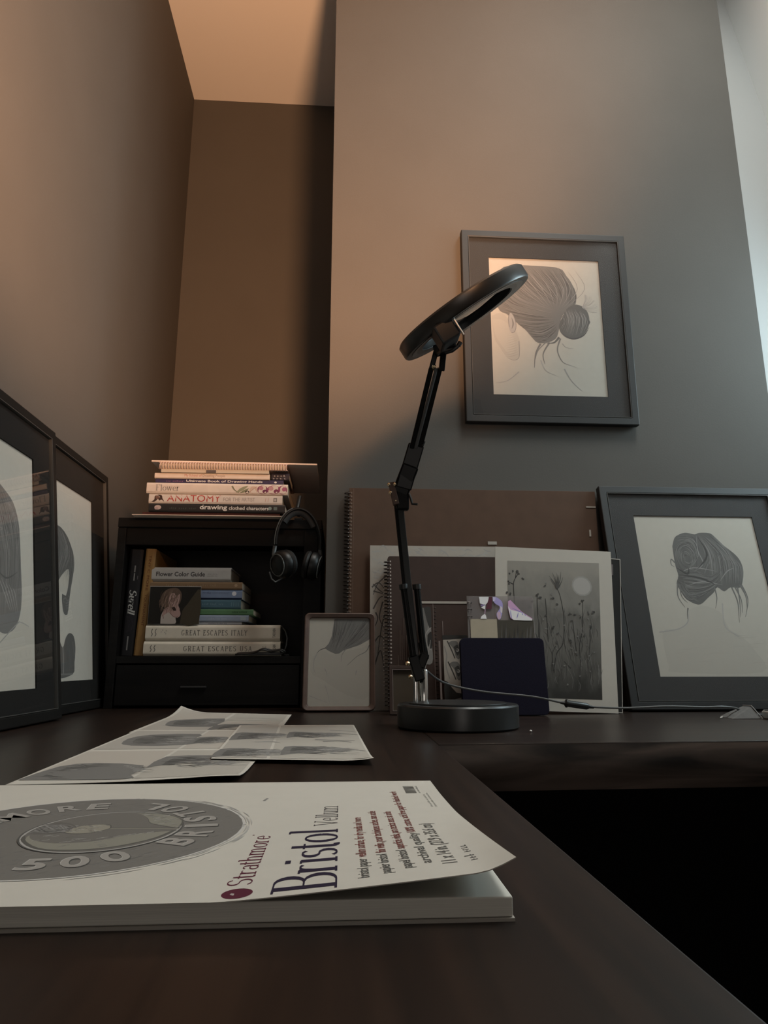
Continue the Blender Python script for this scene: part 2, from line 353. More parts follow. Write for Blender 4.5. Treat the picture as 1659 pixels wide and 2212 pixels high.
def blurred(n, seed):
    """a line of print too small to read in the photo: n words of unreadable ticks"""
    rnd = random.Random(seed); vs = []; fs = []; x = 0
    for w_ in range(n):
        for c in range(rnd.randint(3, 7)):
            h = rnd.choice((.55, .6, .62, .9)); ww = rnd.uniform(.16, .26); y0 = rnd.choice((0, 0, .03))
            b = len(vs); vs += [(x, y0), (x+ww*.5, y0), (x+ww*.5, h), (x, h)]; fs.append([b, b+1, b+2, b+3])
            b = len(vs); yy = rnd.choice((.0, .25, .48)); vs += [(x, yy), (x+ww, yy), (x+ww, yy+.12), (x, yy+.12)]; fs.append([b, b+1, b+2, b+3])
            x += ww + .12
        x += .3
    return [(a/(x-.42), b) for a, b in vs], fs
def put_text(ink, geo, x, y, wid, h, col, rot=0):
    vs, fs = geo; c, s_ = math.cos(R(rot)), math.sin(R(rot))
    ink.geo([(x + a*wid*c - b*h*s_, y + a*wid*s_ + b*h*c) for a, b in vs], fs, col)
# ================================================================ THE ROOM
XL, YB, ZC, YF = -0.583, 2.214, 2.18, 1.476
fx = lambda z: 1.126 - 0.194*(z - 2.05)
struct('floor', MB().box(XL-.1, 1.9, -2.3, YB+.1, -Z0-.05, -Z0), M['floor'])
KX0, KX1, KY0, KY1 = .55, 1.05, .33, 1.03            # roof window opening overhead
mb = MB()
for a in ((XL-.1, KX0, -2.3, YB+.1), (KX1, 1.9, -2.3, YB+.1), (KX0, KX1, -2.3, KY0), (KX0, KX1, KY1, YB+.1)): mb.box(*a, ZC, ZC+.06)
struct('ceiling', mb, M['ceiling'])
mb = MB()
for a in ((KX0, KX0+.03, KY0, KY1), (KX1-.03, KX1, KY0, KY1), (KX0+.03, KX1-.03, KY0, KY0+.03), (KX0+.03, KX1-.03, KY1-.03, KY1)): mb.box(*a, ZC+.001, ZC+.055)
w2 = struct('window_2', mb, M['white_plastic'])
MB().box(KX0+.03, KX1-.03, KY0+.03, KY1-.03, ZC+.02, ZC+.025).build('window_pane', M['glass'], w2)
struct('wall_left', MB().box(XL-.1, XL, -2.3, YB+.1, -Z0, ZC), M['wall'])
struct('wall_back', MB().box(XL, -.035, YB, YB+.1, -Z0, ZC), M['wall'])
struct('wall_middle', MB().box(-.035, 1.02, YF, YB+.1, -Z0, ZC), M['wall'])
struct('wall_far', MB().box(1.02, 1.85, 1.6, 1.7, -Z0, ZC), M['white_wall'])
struct('wall_rear', MB().box(XL, 1.9, -2.3, -2.2, -Z0, ZC), M['wall'])
# sloped roof wall on the right with its window opening
WY0, WY1, WZ0, WZ1 = 0.94, 1.42, 0.48, 1.32
mb = MB(); th = .10
O = [(-2.2,-Z0),(1.6,-Z0),(1.6,ZC),(-2.2,ZC)]; I = [(WY0,WZ0),(WY1,WZ0),(WY1,WZ1),(WY0,WZ1)]
vs = [(fx(z), y, z) for y, z in O+I] + [(fx(z)+th, y, z) for y, z in O+I]
fs = []
for k in range(4):
    j = (k+1) % 4
    fs += [[k,j,4+j,4+k],[8+j,8+k,12+k,12+j],[j,k,8+k,8+j],[4+k,4+j,12+j,12+k]]
mb.add(vs, fs); struct('wall_right', mb, M['roof'])
wf = MB()
def slant_bar(y0, y1, z0, z1, d0, d1):
    wf.add([(fx(z0)+d0,y0,z0),(fx(z0)+d0,y1,z0),(fx(z1)+d0,y1,z1),(fx(z1)+d0,y0,z1),(fx(z0)+d1,y0,z0),(fx(z0)+d1,y1,z0),(fx(z1)+d1,y1,z1),(fx(z1)+d1,y0,z1)],
           [[0,1,2,3],[7,6,5,4],[0,4,5,1],[1,5,6,2],[2,6,7,3],[3,7,4,0]])
for a in ((WY0,WY0+.04,WZ0,WZ1),(WY1-.04,WY1,WZ0,WZ1),(WY0+.04,WY1-.04,WZ0,WZ0+.04),(WY0+.04,WY1-.04,WZ1-.04,WZ1)): slant_bar(*a, .03, .07)
wn = struct('window_1', wf, M['white_plastic'])
wf = MB(); slant_bar(WY0+.04, WY1-.04, WZ0+.04, WZ1-.04, .048, .052)
wf.build('window_pane', M['glass'], wn)

# ================================================================ THE DESK
desk = thing('corner_desk', 'dark espresso L-shaped wooden corner desk carrying the lamp, pad and leaning pictures', 'desk', (0, 0, -Z0))
dz = Z0
d1 = MB().prism([(XL+.004,-.30),(.118,-.30),(.118,YF-.003),(-.038,YF-.003),(-.038,YB-.004),(XL+.004,YB-.004)], dz-.03, dz, axis='z').build('desk_top', M['desk_y'], desk, bevel=.0015)
back = [(.118,.852),(1.30,.888),(1.30,YF-.003),(.118,YF-.003)]
MB().prism(back, dz-.03, dz, axis='z').build('return_top', M['desk'], desk, bevel=.0015)
eb = MB(); NX, NZ = 140, 12
random.seed(3); ph = [random.uniform(0, 6.28) for _ in range(12)]
for side in (0, 1):
    pass
vs = []; fs = []
for i in range(NX+1):
    u = i/NX; x = .1185 + u*1.18; yb = .852 + u*.036
    for j in range(NZ+1):
        v = j/NZ; z = dz - .0305 - v*.024 if j else dz - .002
        z = dz - .0015 - v*.0545
        wave = sum(math.sin(u*(9+5*k)+v*(1.5+.7*k)+ph[k])/(1.6+k) for k in range(7))
        bulge = -.004*math.sin(math.pi*min(1, v*1.05)) + .0030*wave*math.sin(math.pi*v)*.8
        vs.append((x, yb - .0005 + bulge*.8 + .010*v*v, z))
n0 = len(vs)
for i in range(NX+1):
    u = i/NX; x = .1185 + u*1.18; yb = .852 + u*.036
    vs += [(x, yb+.03, dz-.0305), (x, yb+.03, dz-.056)]
for i in range(NX):
    for j in range(NZ): a = i*(NZ+1)+j; fs.append([a, a+NZ+1, a+NZ+2, a+1])
    b = n0 + 2*i; a = i*(NZ+1)
    fs += [[a+NZ, a+2*NZ+1, b+3, b+1], [b+1, b+3, b+2, b]]
MB().add(vs, fs).build('front_edge', M['desk_edge'], desk, smooth=True)
MB().box(.06, .115, -.29, .85, dz-.056, dz-.0302).build('side_edge', M['desk_y'], desk)
MB().box(.13, 1.29, 1.43, 1.455, 0.02, dz-.031).build('back_panel', M['black_panel'], desk)  # near-black sheet added to put the knee-space shade into colour
MB().box(.04, .06, -.25, 1.42, 0.0, dz-.031).build('side_panel', M['black_panel'], desk)
MB().box(1.255, 1.285, .95, 1.42, 0.0, dz-.031).build('end_panel', M['black_panel'], desk)

# ================================================================ FRAMED DRAWINGS
def picture_frame(name, label, loc, rz, lean, W, H, op, art, mould=.017, t=.018, pm='paper', k=.68, matm='mat_board', fm='frame'):
    f = thing(name, label, 'picture frame', loc, rz, lean, group='framed pencil drawings of hair')
    MB().ring((0, W, 0, H), (mould, W-mould, mould, H-mould), 0, t).build('moulding', M[fm], f, bevel=.0018)
    e = .0014
    MB().ring((mould+.0002, W-mould-.0002, mould+.0002, H-mould-.0002), (mould+e, W-mould-e, mould+e, H-mould-e), -.0006, .006).build('pale_inner_line', flat('frame_edge_highlight', (.075,.074,.070), .35), f)  # pale ring: highlight along the moulding's inner edge, put into its colour
    MB().ring((mould+.0003, W-mould-.0003, mould+.0003, H-mould-.0003), op, .006, .0085).build('mat_board', M[matm], f)
    MB().box(op[0]-.004, op[1]+.004, .0087, .0095, op[2]-.004, op[3]+.004).build('drawing_paper', M[pm], f)
    ink = Ink(k=k); art(ink, op); ink.build('pencil_drawing', f, lambda x, y, d: (x, .0087-d, y))
    MB().box(mould+.0016, W-mould-.0016, .0032, .0046, mould+.0016, H-mould-.0016).build('glass_pane', M['glass'], f)
    MB().box(mould, W-mould, .0098, t-.002, mould, H-mould).build('backing_board', M['black_panel'], f)
    return f
DK = [g(.11), g(.15), g(.19), g(.23), g(.13)]; LT = [g(.27), g(.32), g(.24)]
MIX = DK + LT
def outline(ink, pts, col, w=.0012): ink.stroke(list(pts), w, col, n=6)

def art_bun(ink, op):
    face = mm([(69,271),(90,279),(108,266),(134,214),(132,168),(122,158),(104,163),(87,189),(74,215)])
    ink.poly(face, tint(.89), 4)
    ink.poly(mm([(71,262),(92,262),(112,245),(122,205),(118,175),(104,178),(88,200),(76,225)]), tint(.94), 4)
    for a in range(16):
        y = .165 + .006*a; ink.stroke([(.100+.0016*a*.4, y), (.118, y+.004), (.131, y+.010)], .0022, tint(.80+.009*a), n=3, bow=True)
    hair = mm([(76,359),(79,373),(91,389),(120,407),(234,406),(258,384),(272,360),(279,333),(275,305),(252,289),(239,270),(231,237),(223,217),(204,206),(179,204),(165,218),(150,237),(132,253),(108,276),(90,285),(77,319)])
    ink.poly(hair, g(.225), 3)
    G = [mm(q) for q in ([(81,360),(128,307),(227,280)],[(132,403),(174,349),(234,304)],[(177,405),(221,351),(241,308)],[(234,406),(256,359),(253,308)],[(272,360),(277,326),(266,302)])]
    for a, b in zip(G[:-1], G[1:]): ink.hair(a, b, 70, MIX, .0011)
    Lw = [mm(q) for q in ([(81,330),(140,285),(227,272)],[(93,286),(155,274),(226,270)],[(144,241),(187,235),(229,257)],[(173,207),(205,216),(231,243)])]
    for a, b in zip(Lw[:-1], Lw[1:]): ink.hair(a, b, 60, MIX, .0011)
    for k in range(10): ink.stroke([(.10+.02*k, .400), (.14+.018*k, .350), (.20+.006*k, .300)], .0012, g(.38), n=4, bow=True)
    bun = mm([(244,277),(253,294),(272,307),(291,304),(304,290),(308,269),(303,246),(289,227),(270,217),(250,219),(235,234),(233,253)])
    ink.poly(bun, g(.17), 3)
    for k in range(60):
        x = .240 + .066*random.random(); h = .040*math.sqrt(max(0, 1-((x-.272)/.036)**2)); y = .262
        ink.stroke([(x-.006, y-h*.9), (x+.004, y), (x-.004, y+h*.85)], .0011, random.choice(MIX), n=3, bow=True)
    for k in range(7): ink.stroke([(.250+.007*k, .292-.001*k), (.256+.007*k, .272), (.254+.007*k, .250)], .0014, g(.40), n=3, bow=True)
    ink.stroke(mm([(236,232),(262,217),(290,226),(306,248)]), .0035, g(.12), n=4, bow=True)
    ear = mm([(110,269),(115,281),(122,273),(128,250),(124,232),(116,228),(110,243)])
    ink.poly(ear, g(.46), 4); outline(ink, mm([(111,243),(110,266),(115,281),(123,272),(128,250),(124,232),(116,228)]), g(.24)); ink.stroke(mm([(118,268),(121,252),(117,238)]), .004, g(.28), n=4, bow=True)
    for s, c, ww in [([(185,202),(172,176),(167,140)],g(.24),.005),([(198,206),(178,184),(170,160)],g(.27),.003),([(207,206),(190,176),(193,150)],g(.24),.0045),([(234,217),(225,187),(235,158),(252,149)],g(.25),.004),([(238,204),(247,194),(265,192)],g(.38),.002),([(239,139),(254,110),(278,84)],g(.40),.0035),([(130,129),(102,106),(75,100)],g(.45),.003),([(183,160),(194,134),(218,122)],g(.48),.003),([(133,207),(132,168),(120,158),(104,163)],g(.38),.0022),([(231,220),(218,206),(200,204)],g(.18),.006),([(252,149),(262,146),(272,141)],g(.42),.0015)]:
        ink.stroke(mm(s), ww, c, ww*.2, n=6)
    for k in range(26):
        x = .300 - .0*k; a = random.uniform(-.6, 1.2); ink.stroke([(.292, .300), (.292+.022*math.cos(a), .300+.022*math.sin(a)), (.292+.038*math.cos(a+.2), .300+.036*math.sin(a+.2))], .0004, g(.44), n=3)

def art_updo(ink, op):
    ink.poly(mm([(152,179),(130,165),(95,158),(95,90),(110,75),(290,75),(285,120),(262,150),(240,165),(228,200),(195,215),(160,205)]), tint(.92), 4)
    for k in range(40):
        x = .10+.18*random.random(); y = .08+.08*random.random(); ink.stroke([(x, y), (x+.02, y+.004), (x+.04, y+.003)], .0012, tint(random.uniform(.86, .97)), n=3, bow=True)
    hair = mm([(150,349),(158,368),(168,376),(186,382),(206,378),(218,382),(242,381),(254,369),(268,352),(288,333),(298,315),(299,291),(289,262),(280,255),(262,256),(246,247),(233,256),(222,244),(208,233),(188,218),(172,221),(157,232),(149,249),(144,264),(151,281),(149,302),(149,325)])
    ink.poly(hair, g(.17), 3)
    G = [mm(q) for q in ([(214,375),(222,326),(191,290)],[(217,378),(252,332),(246,250)],[(244,378),(280,327),(286,262)])]
    for a, b in zip(G[:-1], G[1:]): ink.hair(a, b, 90, MIX, .0012)
    H = [mm(q) for q in ([(166,371),(201,368),(204,326),(168,290)],[(156,331),(180,350),(195,326),(169,296)])]
    ink.hair(H[0], H[1], 90, MIX, .0012)
    for k in range(70):
        r_ = random.uniform(.005, .030); a = random.uniform(0, 6.28); ink.stroke([(.178+r_*.85*math.cos(a+t), .322+r_*1.25*math.sin(a+t)) for t in (0, .5, 1.0, 1.4)], .0012, random.choice(MIX), n=3, bow=True)
    for k in range(40):
        t = random.random(); x = .225+.070*t; ink.stroke([(x-.010, .372-.050*t), (x+.004, .330-.030*t), (x-.004, .268-.004*t)], .0012, random.choice(MIX), n=4, bow=True)
    Jx = [mm(q) for q in ([(150,278),(183,290),(224,279),(262,309)],[(146,267),(168,232),(217,250),(238,267)],[(160,278),(168,244),(192,224)])]
    ink.hair(Jx[0], Jx[1], 110, MIX, .0012); ink.hair(Jx[1], Jx[2], 40, MIX, .0012)
    for s in ([(210,375),(206,340),(212,310),(190,292)],[(240,268),(262,292),(280,300)],[(160,290),(190,300),(240,292)],[(170,260),(200,268),(245,262)]):
        ink.stroke(mm(s), .0022, g(.36), n=5, bow=True)
    for s in ([(150,300),(172,286),(178,300)],[(152,284),(200,276),(230,262)],[(212,372),(225,330),(196,296)]):
        ink.stroke(mm(s), .0045, g(.09), n=5, bow=True)
    for s in ([(146,264),(142,235),(153,211)],[(150,262),(150,236),(160,222)],[(159,210),(156,200),(153,186)],[(226,256),(227,233),(219,209)],[(265,256),(271,227),(269,205),(265,179)],[(272,258),(280,228),(276,200)],[(288,262),(295,230),(281,191)],[(284,262),(292,236),(288,206)],[(278,258),(276,226),(270,190)],[(149,311),(142,319),(140,307),(146,302)]):
        ink.stroke(mm(s), .0035, g(.22), .0006, n=6)
    ink.stroke(mm([(87,158),(130,165),(152,179),(157,196)]), .002, g(.46), n=6); ink.stroke(mm([(237,221),(232,171),(258,149)]), .002, g(.49), n=6)

def art_tied(ink, op):
    ink.poly(mm([(274,158),(307,152),(326,140),(326,58),(84,58),(84,150),(150,160),(209,122)]), tint(.96), 2)
    ink.poly(mm([(78,300),(98,338),(135,360),(175,371),(201,370),(229,361),(258,346),(275,318),(280,285),(282,243),(284,202),(277,169),(259,147),(234,138),(215,139),(188,146),(150,156),(112,185),(86,222),(74,262)]), g(.22), 3)
    G = [mm(q) for q in ([(82,300),(105,262),(140,215),(180,160)],[(150,350),(165,300),(185,240),(205,158)],[(196,363),(222,313),(240,250),(226,152)],[(218,361),(250,326),(263,282),(250,152)],[(236,355),(268,316),(278,242),(268,165)])]
    for a, b in zip(G[:-1], G[1:]): ink.hair(a, b, 80, MIX, .0013)
    for k in range(5): ink.stroke([(.205+.012*k, .225-.004*k), (.225+.009*k, .200), (.245+.006*k, .172)], .002, g(.40), n=4, bow=True)
    ink.stroke(mm([(190,240),(230,222),(270,236)]), .003, g(.14), n=5, bow=True)
    ink.stroke(mm([(274,158),(242,141),(209,122)]), .002, g(.36), n=5); ink.stroke(mm([(274,158),(290,156),(307,152)]), .0014, g(.42), n=5)

def art_bob(ink, op):
    ink.poly(mm([(84,347),(120,356),(150,357),(185,343),(212,316),(219,292),(211,266),(200,240),(191,212),(183,188),(166,188),(158,202),(156,226),(175,224),(188,249),(191,279),(162,267),(133,243),(93,232),(82,262),(82,310)]), g(.15), 2)
    ink.poly(mm([(191,275),(188,249),(176,226),(157,228),(135,243),(162,267)]), tint(.93), 3)
    G = [mm(q) for q in ([(100,352),(92,301),(98,243)],[(135,355),(160,316),(125,251)],[(158,353),(193,316),(150,262)],[(185,341),(211,294),(179,194)])]
    ink.hair(G[0], G[1], 60, DK, .0013); ink.hair(G[1], G[2], 60, MIX, .0013); ink.hair(G[2], [(.206,.325),(.216,.29),(.182,.2)], 40, DK, .0012)
    ink.poly(mm([(117,145),(137,144),(153,127),(162,124),(174,142),(192,152),(214,147),(223,125),(218,95),(207,72),(109,71)]), g(.14), 3)
    ink.stroke(mm([(160,126),(163,100),(163,72)]), .003, g(.34), n=4); ink.stroke(mm([(110,73),(160,73),(207,73)]), .003, g(.22), n=3)
    for k in range(30):
        x = .115+.09*random.random(); ink.stroke([(x, .075), (x+.003, .10), (x, .125)], .001, g(random.uniform(.10, .2)), n=3, bow=True)

picture_frame('picture_frame', 'charcoal framed pencil drawing of a low hair bun, hanging on the wall', (.2795, 1.4555, .6345), 0, 0, .407, .495, (.067, .340, .070, .426), art_bun)
picture_frame('picture_frame', 'charcoal framed drawing of a loose pinned updo leaning at the right end of the desk', (.575, 1.36, .004), 0, 10.6, .41, .490, (.0725, .3465, .066, .421), art_updo)
picture_frame('picture_frame', 'dark framed drawing of long tied back hair, nearest the viewer on the left wall', (-.475, .833, .0025), 90, 7, .411, .517, (.084, .3275, .054, .440), art_tied, matm='mat_black', fm='frame_black', pm='lit_paper', k=.9)
picture_frame('picture_frame', 'dark framed drawing of a bobbed head, tucked behind the nearer frame beside the bookshelf', (-.51, 1.199, .002), 90, 5.7, .411, .530, (.078, .3180, .060, .448), art_bob, matm='mat_black', fm='frame_black', pm='lit_paper', k=.9)

# small rounded photo frame
pf = thing('picture_frame', 'small brown frame with rounded corners and a bare back drawing, left of the lamp', 'picture frame', (-.075, 1.39, .003), 0, 8)
def rrect(x0, x1, z0, z1, r, n=5):
    out = []
    for cx_, cz_, a in ((x1-r, z1-r, 0), (x0+r, z1-r, 90), (x0+r, z0+r, 180), (x1-r, z0+r, 270)):
        out += [(cx_ + r*math.cos(R(a+90*k/n)), cz_ + r*math.sin(R(a+90*k/n))) for k in range(n+1)]
    return out
def rring(mb, o, i, y0, y1, yi=None):
    n = len(o); yi = y0 if yi is None else yi
    vs = [(x,y0,z) for x,z in o]+[(x,yi,z) for x,z in i]+[(x,y1,z) for x,z in o]+[(x,y1,z) for x,z in i]; fs = []
    for k in range(n):
        j = (k+1) % n; fs += [[k,j,n+j,n+k],[2*n+j,2*n+k,3*n+k,3*n+j],[j,k,2*n+k,2*n+j],[n+k,n+j,3*n+j,3*n+k]]
    return mb.add(vs, fs)
rring(MB(), rrect(0, .145, 0, .195, .010), rrect(.010, .134, .009, .185, .006), 0, .014, .004).build('frame_rim', M['brown_frame'], pf, smooth=True, bevel=.0025)
MB().prism(rrect(.008, .136, .007, .187, .006), .0075, .009).build('drawing_paper', M['paper'], pf)
ik = Ink(k=.68)
ik.poly(mm([(24,112),(15,99),(14,82),(20,70),(37,62),(90,30),(132,30),(132,128),(120,125),(90,118),(60,110),(40,118)]), tint(.93), 3)
ik.poly(mm([(61,184),(134,184),(134,142),(113,130),(92,123),(80,119),(72,113),(64,112),(57,115),(49,119),(42,124),(50,133),(56,148),(58,163)]), g(.24))
gs = [mm(q) for q in ([(62,184),(59,148),(49,121)],[(87,184),(77,148),(65,113)],[(132,183),(113,158),(77,118)],[(133,150),(113,133),(84,121)])]
for a, b in zip(gs[:-1], gs[1:]): ik.hair(a, b, 45, MIX, .0009, jit=.0)
for s, c, ww in [([(44,124),(33,120),(26,113)],.15,.002),([(133,130),(126,117),(108,107),(88,89)],.26,.002),([(85,122),(77,109),(76,96)],.32,.0015),([(27,112),(21,99),(21,82),(25,73)],.45,.002),([(43,83),(47,74),(48,67)],.42,.0015),([(44,50),(50,33),(54,16)],.48,.0012),([(13,30),(31,23),(49,17)],.47,.0012),([(107,79),(105,69)],.42,.002)]:
    ik.stroke(mm(s), ww, g(c), ww*.3, n=6)
ik.build('pencil_drawing', pf, lambda x, y, d: (x, .0075-d, y))
MB().prism(rrect(.009, .135, .008, .186, .006), .0050, .0060).build('glass_pane', M['glass'], pf)
MB().add([(.05,.0145,.13),(.095,.0145,.13),(.095,.0165,.13),(.05,.0165,.13),(.05,.055,.0052),(.095,.055,.0052),(.095,.057,.0052),(.05,.057,.0052)],[[0,1,2,3],[7,6,5,4],[0,4,5,1],[1,5,6,2],[2,6,7,3],[3,7,4,0]]).build('easel_back', M['black_panel'], pf)
# ================================================================ PADS AND SHEETS LEANING BEHIND THE LAMP
def coil(parent, x, z0, z1, n, r, m, name='spiral_binding', wire=.0009):
    mb = MB()
    for k in range(n):
        z = z0 + (z1-z0)*k/(n-1)
        mb.tube([(x + r*math.cos(2*math.pi*a/9), .004 + r*.9*math.sin(2*math.pi*a/9), z + .0004*math.sin(2*math.pi*a/9)) for a in range(9)], wire, 5, closed=True)
    o = mb.build(name, m, parent, smooth=True); o['kind'] = 'stuff'; return o

# large kraft portfolio pad
p = thing('sketch_pad', 'very large brown kraft pad with left spiral, tallest thing behind the lamp', 'sketch pad', (.002, 1.4525, .0005), 0, 1)
MB().box(.012, .568, 0, .0015, 0, .474).build('front_cover', M['kraft'], p, bevel=.0004)
MB().box(.016, .566, .0016, .0115, .002, .470).build('page_block', M['page'], p)
MB().box(.012, .568, .0116, .0130, 0, .474).build('back_cover', M['kraft'], p)
coil(p, .009, .012, .462, 56, .0075, M['wire'])
mb = MB()
for k in range(56):
    z = .012 + .450*k/55; mb.box(.0145, .0185, -.0006, -.0001, z-.0012, z+.0024)
o = mb.build('punched_hole', flat('pale_hole_edge', (.20,.15,.12)), p); o['kind'] = 'stuff'
MB().box(.021, .0222, -.0004, 0, .002, .472).build('crease_line', flat('crease_brown', (.15,.10,.075)), p)
MB().box(.318, .338, -.0012, -.0001, .349, .356).build('paper_tab', M['grey_paper'], p)
MB().box(.545, .567, -.0012, -.0001, .436, .439).build('paper_tab', M['grey_paper'], p)
MB().box(.548, .552, -.0012, -.0001, .370, .385).build('paper_tab', M['grey_paper'], p)

# white sheet with branch drawing
p = thing('drawing_sheet', 'tall white sheet with a dark sketched branch along its left edge, behind the spiral pad', 'drawing', (.06, 1.430, .0005), 0, 2.9)
MB().box(0, .30, 0, .0012, 0, .343).build('paper_sheet', M['grey_paper'], p)
ik = Ink()
for k in range(70):
    x = .002+.29*random.random(); z = .315+.024*random.random() if k % 2 else .03+.30*random.random(); x = x if k % 2 else .002+.028*random.random()
    ik.stroke([(x, z), (x+.008, z+random.uniform(-.006, .006)), (x+.018, z+random.uniform(-.008, .008))], .003, g(random.uniform(.33, .42)), n=3, bow=True)
for s in ([(7,259),(20,246),(33,237)],[(7,244),(29,238)],[(33,275),(16,259),(7,236)],[(7,206),(20,229),(31,233)],[(12,199),(16,184),(5,158)],[(27,221),(20,188),(31,165)],[(31,195),(24,165),(16,110)],[(4,252),(18,262),(30,250)],[(6,130),(20,150),(33,140)],[(10,90),(22,120),(30,80)]):
    ik.stroke(mm(s), .0032, g(.10), .0012, n=6)
ik.build('branch_drawing', p)

# dark brown spiral sketchbook
p = thing('sketch_book', 'dark brown cover sketchbook with left spiral, upright behind the lamp post', 'sketch book', (.09, 1.396, .001), 0, 4.6)
MB().prism(rrect(.006, .245, 0, .316, .006), 0, .0016).build('front_cover', M['dark_brown'], p)
MB().box(.010, .242, .0018, .0105, .003, .313).build('page_block', M['page'], p)
MB().prism(rrect(.006, .245, 0, .316, .006), .0107, .0122).build('back_cover', M['dark_brown'], p)
coil(p, .005, .012, .304, 40, .0065, M['wire'])
mb = MB()
for k in range(40):
    z = .012 + .292*k/39; mb.box(.0105, .0135, -.0005, -.0001, z-.001, z+.002); mb.box(-.0035, -.0005, .003, .0042, z, z+.0012)
o = mb.build('punched_hole', M['pale_wire'], p); o['kind'] = 'stuff'
mb = MB()
for x, z0, z1 in ((.030,.10,.16),(.034,.10,.15),(.038,.095,.185),(.043,.10,.15),(.048,.11,.17),(.026,.07,.11)): mb.box(x, x+.0011, -.0006, -.0001, z0, z1)
mb.build('scratch_marks', flat('scratch_tan', (.13,.095,.08)), p)

# black mounting board with pale edges
p = thing('mounting_board', 'black mounting board with thin white edges between the meadow drawing and the framed updo', 'board', (.407, 1.336, .0125), 0, 2.5, 4.5)
MB().box(0, .1388, 0, .004, 0, .3015).build('board', flat('black_board', (.020,.019,.018), .7), p)
MB().ring((-.0012, .1400, -.0012, .3028), (.0002, .1386, .0002, .3014), -.0004, .0045).build('white_edge', flat('pale_edge', (.50,.47,.43)), p)
MB().box(.118, .124, -.0012, -.0002, .268, .290).build('clip_tab', flat('clip_grey', (.16,.14,.14)), p)

# meadow drawing
p = thing('drawing_sheet', 'white bordered pencil drawing of wildflowers under a pale moon', 'drawing', (.302, 1.316, .001), 0, 1.5, 2.0)
MB().box(-.008, .228, 0, .0015, .008, .3215).build('paper_sheet', M['white_paper'], p)
m = bpy.data.materials.new('graphite_meadow'); m.use_nodes = True; nt = m.node_tree; b = nt.nodes['Principled BSDF']; b.inputs['Roughness'].default_value = .8; b.inputs['Specular IOR Level'].default_value = .2
tc = nt.nodes.new('ShaderNodeTexCoord'); sp = nt.nodes.new('ShaderNodeSeparateXYZ'); nz = nt.nodes.new('ShaderNodeTexNoise'); nz.inputs['Scale'].default_value = 22; nz.inputs['Detail'].default_value = 6
mp = nt.nodes.new('ShaderNodeMapping'); mp.inputs['Scale'].default_value = (1.6, 1, .8)
ma = nt.nodes.new('ShaderNodeMath'); ma.operation = 'MULTIPLY_ADD'; ma.inputs[1].default_value = .34
md = nt.nodes.new('ShaderNodeMath'); md.operation = 'MULTIPLY'; md.inputs[1].default_value = 2.85
rp = nt.nodes.new('ShaderNodeValToRGB'); cr = rp.color_ramp
cr.elements[0].position = .12; cr.elements[0].color = (.036,.034,.031,1); cr.elements[1].position = .97; cr.elements[1].color = (.36,.345,.31,1)
for q, v in ((.30,.056),(.45,.13),(.62,.19),(.72,.17),(.80,.26)):
    e = cr.elements.new(q); e.color = (v*1.02, v, v*.92, 1)
nt.links.new(tc.outputs['Object'], sp.inputs[0]); nt.links.new(tc.outputs['Object'], mp.inputs[0]); nt.links.new(mp.outputs[0], nz.inputs['Vector'])
nt.links.new(sp.outputs['Z'], md.inputs[0]); nt.links.new(nz.outputs['Fac'], ma.inputs[0]); nt.links.new(md.outputs[0], ma.inputs[2])
nt.links.new(ma.outputs[0], rp.inputs[0]); nt.links.new(rp.outputs[0], b.inputs['Base Color'])
MB().add([(.016,-.0002,.032),(.1975,-.0002,.032),(.2025,-.0002,.297),(.0165,-.0002,.294)], [[0,1,2,3]]).build('meadow_tone', m, p)
ik = Ink(base=3e-4)
ik.disc(.183, .250, .0205, g(.37)); ik.disc(.183, .250, .0175, g(.47))
for q in ([(45,190),(45,245),(50,261),(53,275)],[(50,261),(56,269)],[(45,248),(36,252)],[(89,130),(90,212),(93,232)],[(106,137),(107,195),(107,222)],[(112,77),(120,113),(135,136),(141,182),(138,223),(133,243)],[(167,91),(167,130),(176,163),(182,221)],[(160,120),(158,179)],[(182,98),(190,147),(193,172)],[(111,80),(112,113),(120,129)],[(146,87),(134,100)],[(88,145),(89,178)]):
    ik.stroke(mm(q), .0020, g(.055), .0012, n=7)
for k in range(240):
    x = random.uniform(.033, .205); z = random.uniform(.04, .17); l = random.uniform(.012, .04)
    ik.stroke([(x, z), (x+random.uniform(-.004,.004), z+l*.5), (x+random.uniform(-.006,.006), z+l)], .0009, g(random.choice((.06,.08,.10,.16,.20,.23))), n=3, bow=True)
for (x, z) in mm([(46,274),(53,275),(56,270),(40,271),(64,261),(36,250),(31,231),(38,228),(109,246),(75,204),(80,214),(106,188),(129,212),(154,194),(164,192),(175,215),(183,221),(173,187),(190,196),(202,198),(156,180),(118,165),(127,154),(121,223),(92,229),(97,224),(193,170),(151,139),(124,136),(178,153),(161,115)]):
    for t in range(3): ik.disc(x+random.gauss(0,.0012), z+random.gauss(0,.0012), random.uniform(.0010,.0022), g(random.uniform(.06,.12)), n=7)
for (x, z) in mm([(78,220),(111,253),(125,204),(104,162),(121,124),(150,126),(158,118),(184,112),(182,133),(120,231),(175,193),(134,92),(162,73),(137,56),(184,83),(100,180),(140,170),(165,150),(195,120),(112,95),(190,185)]):
    for t in range(7):
        a = random.uniform(0, 6.28); l = random.uniform(.0012, .0034); ik.stroke([(x-l*.3*math.cos(a), z-l*.3*math.sin(a)), (x+l*math.cos(a), z+l*math.sin(a)*.8)], .0011, g(random.uniform(.19,.30)), n=2, bow=True)
for (x, z) in mm([(125,275),(121,262),(130,268),(137,270),(143,277),(141,256),(125,255),(134,274),(118,268),(146,266)]): ik.stroke([(.132,.243), ((.132+x)/2+.002, (.243+z)/2), (x, z)], .0022, g(.10), .0004, n=4)
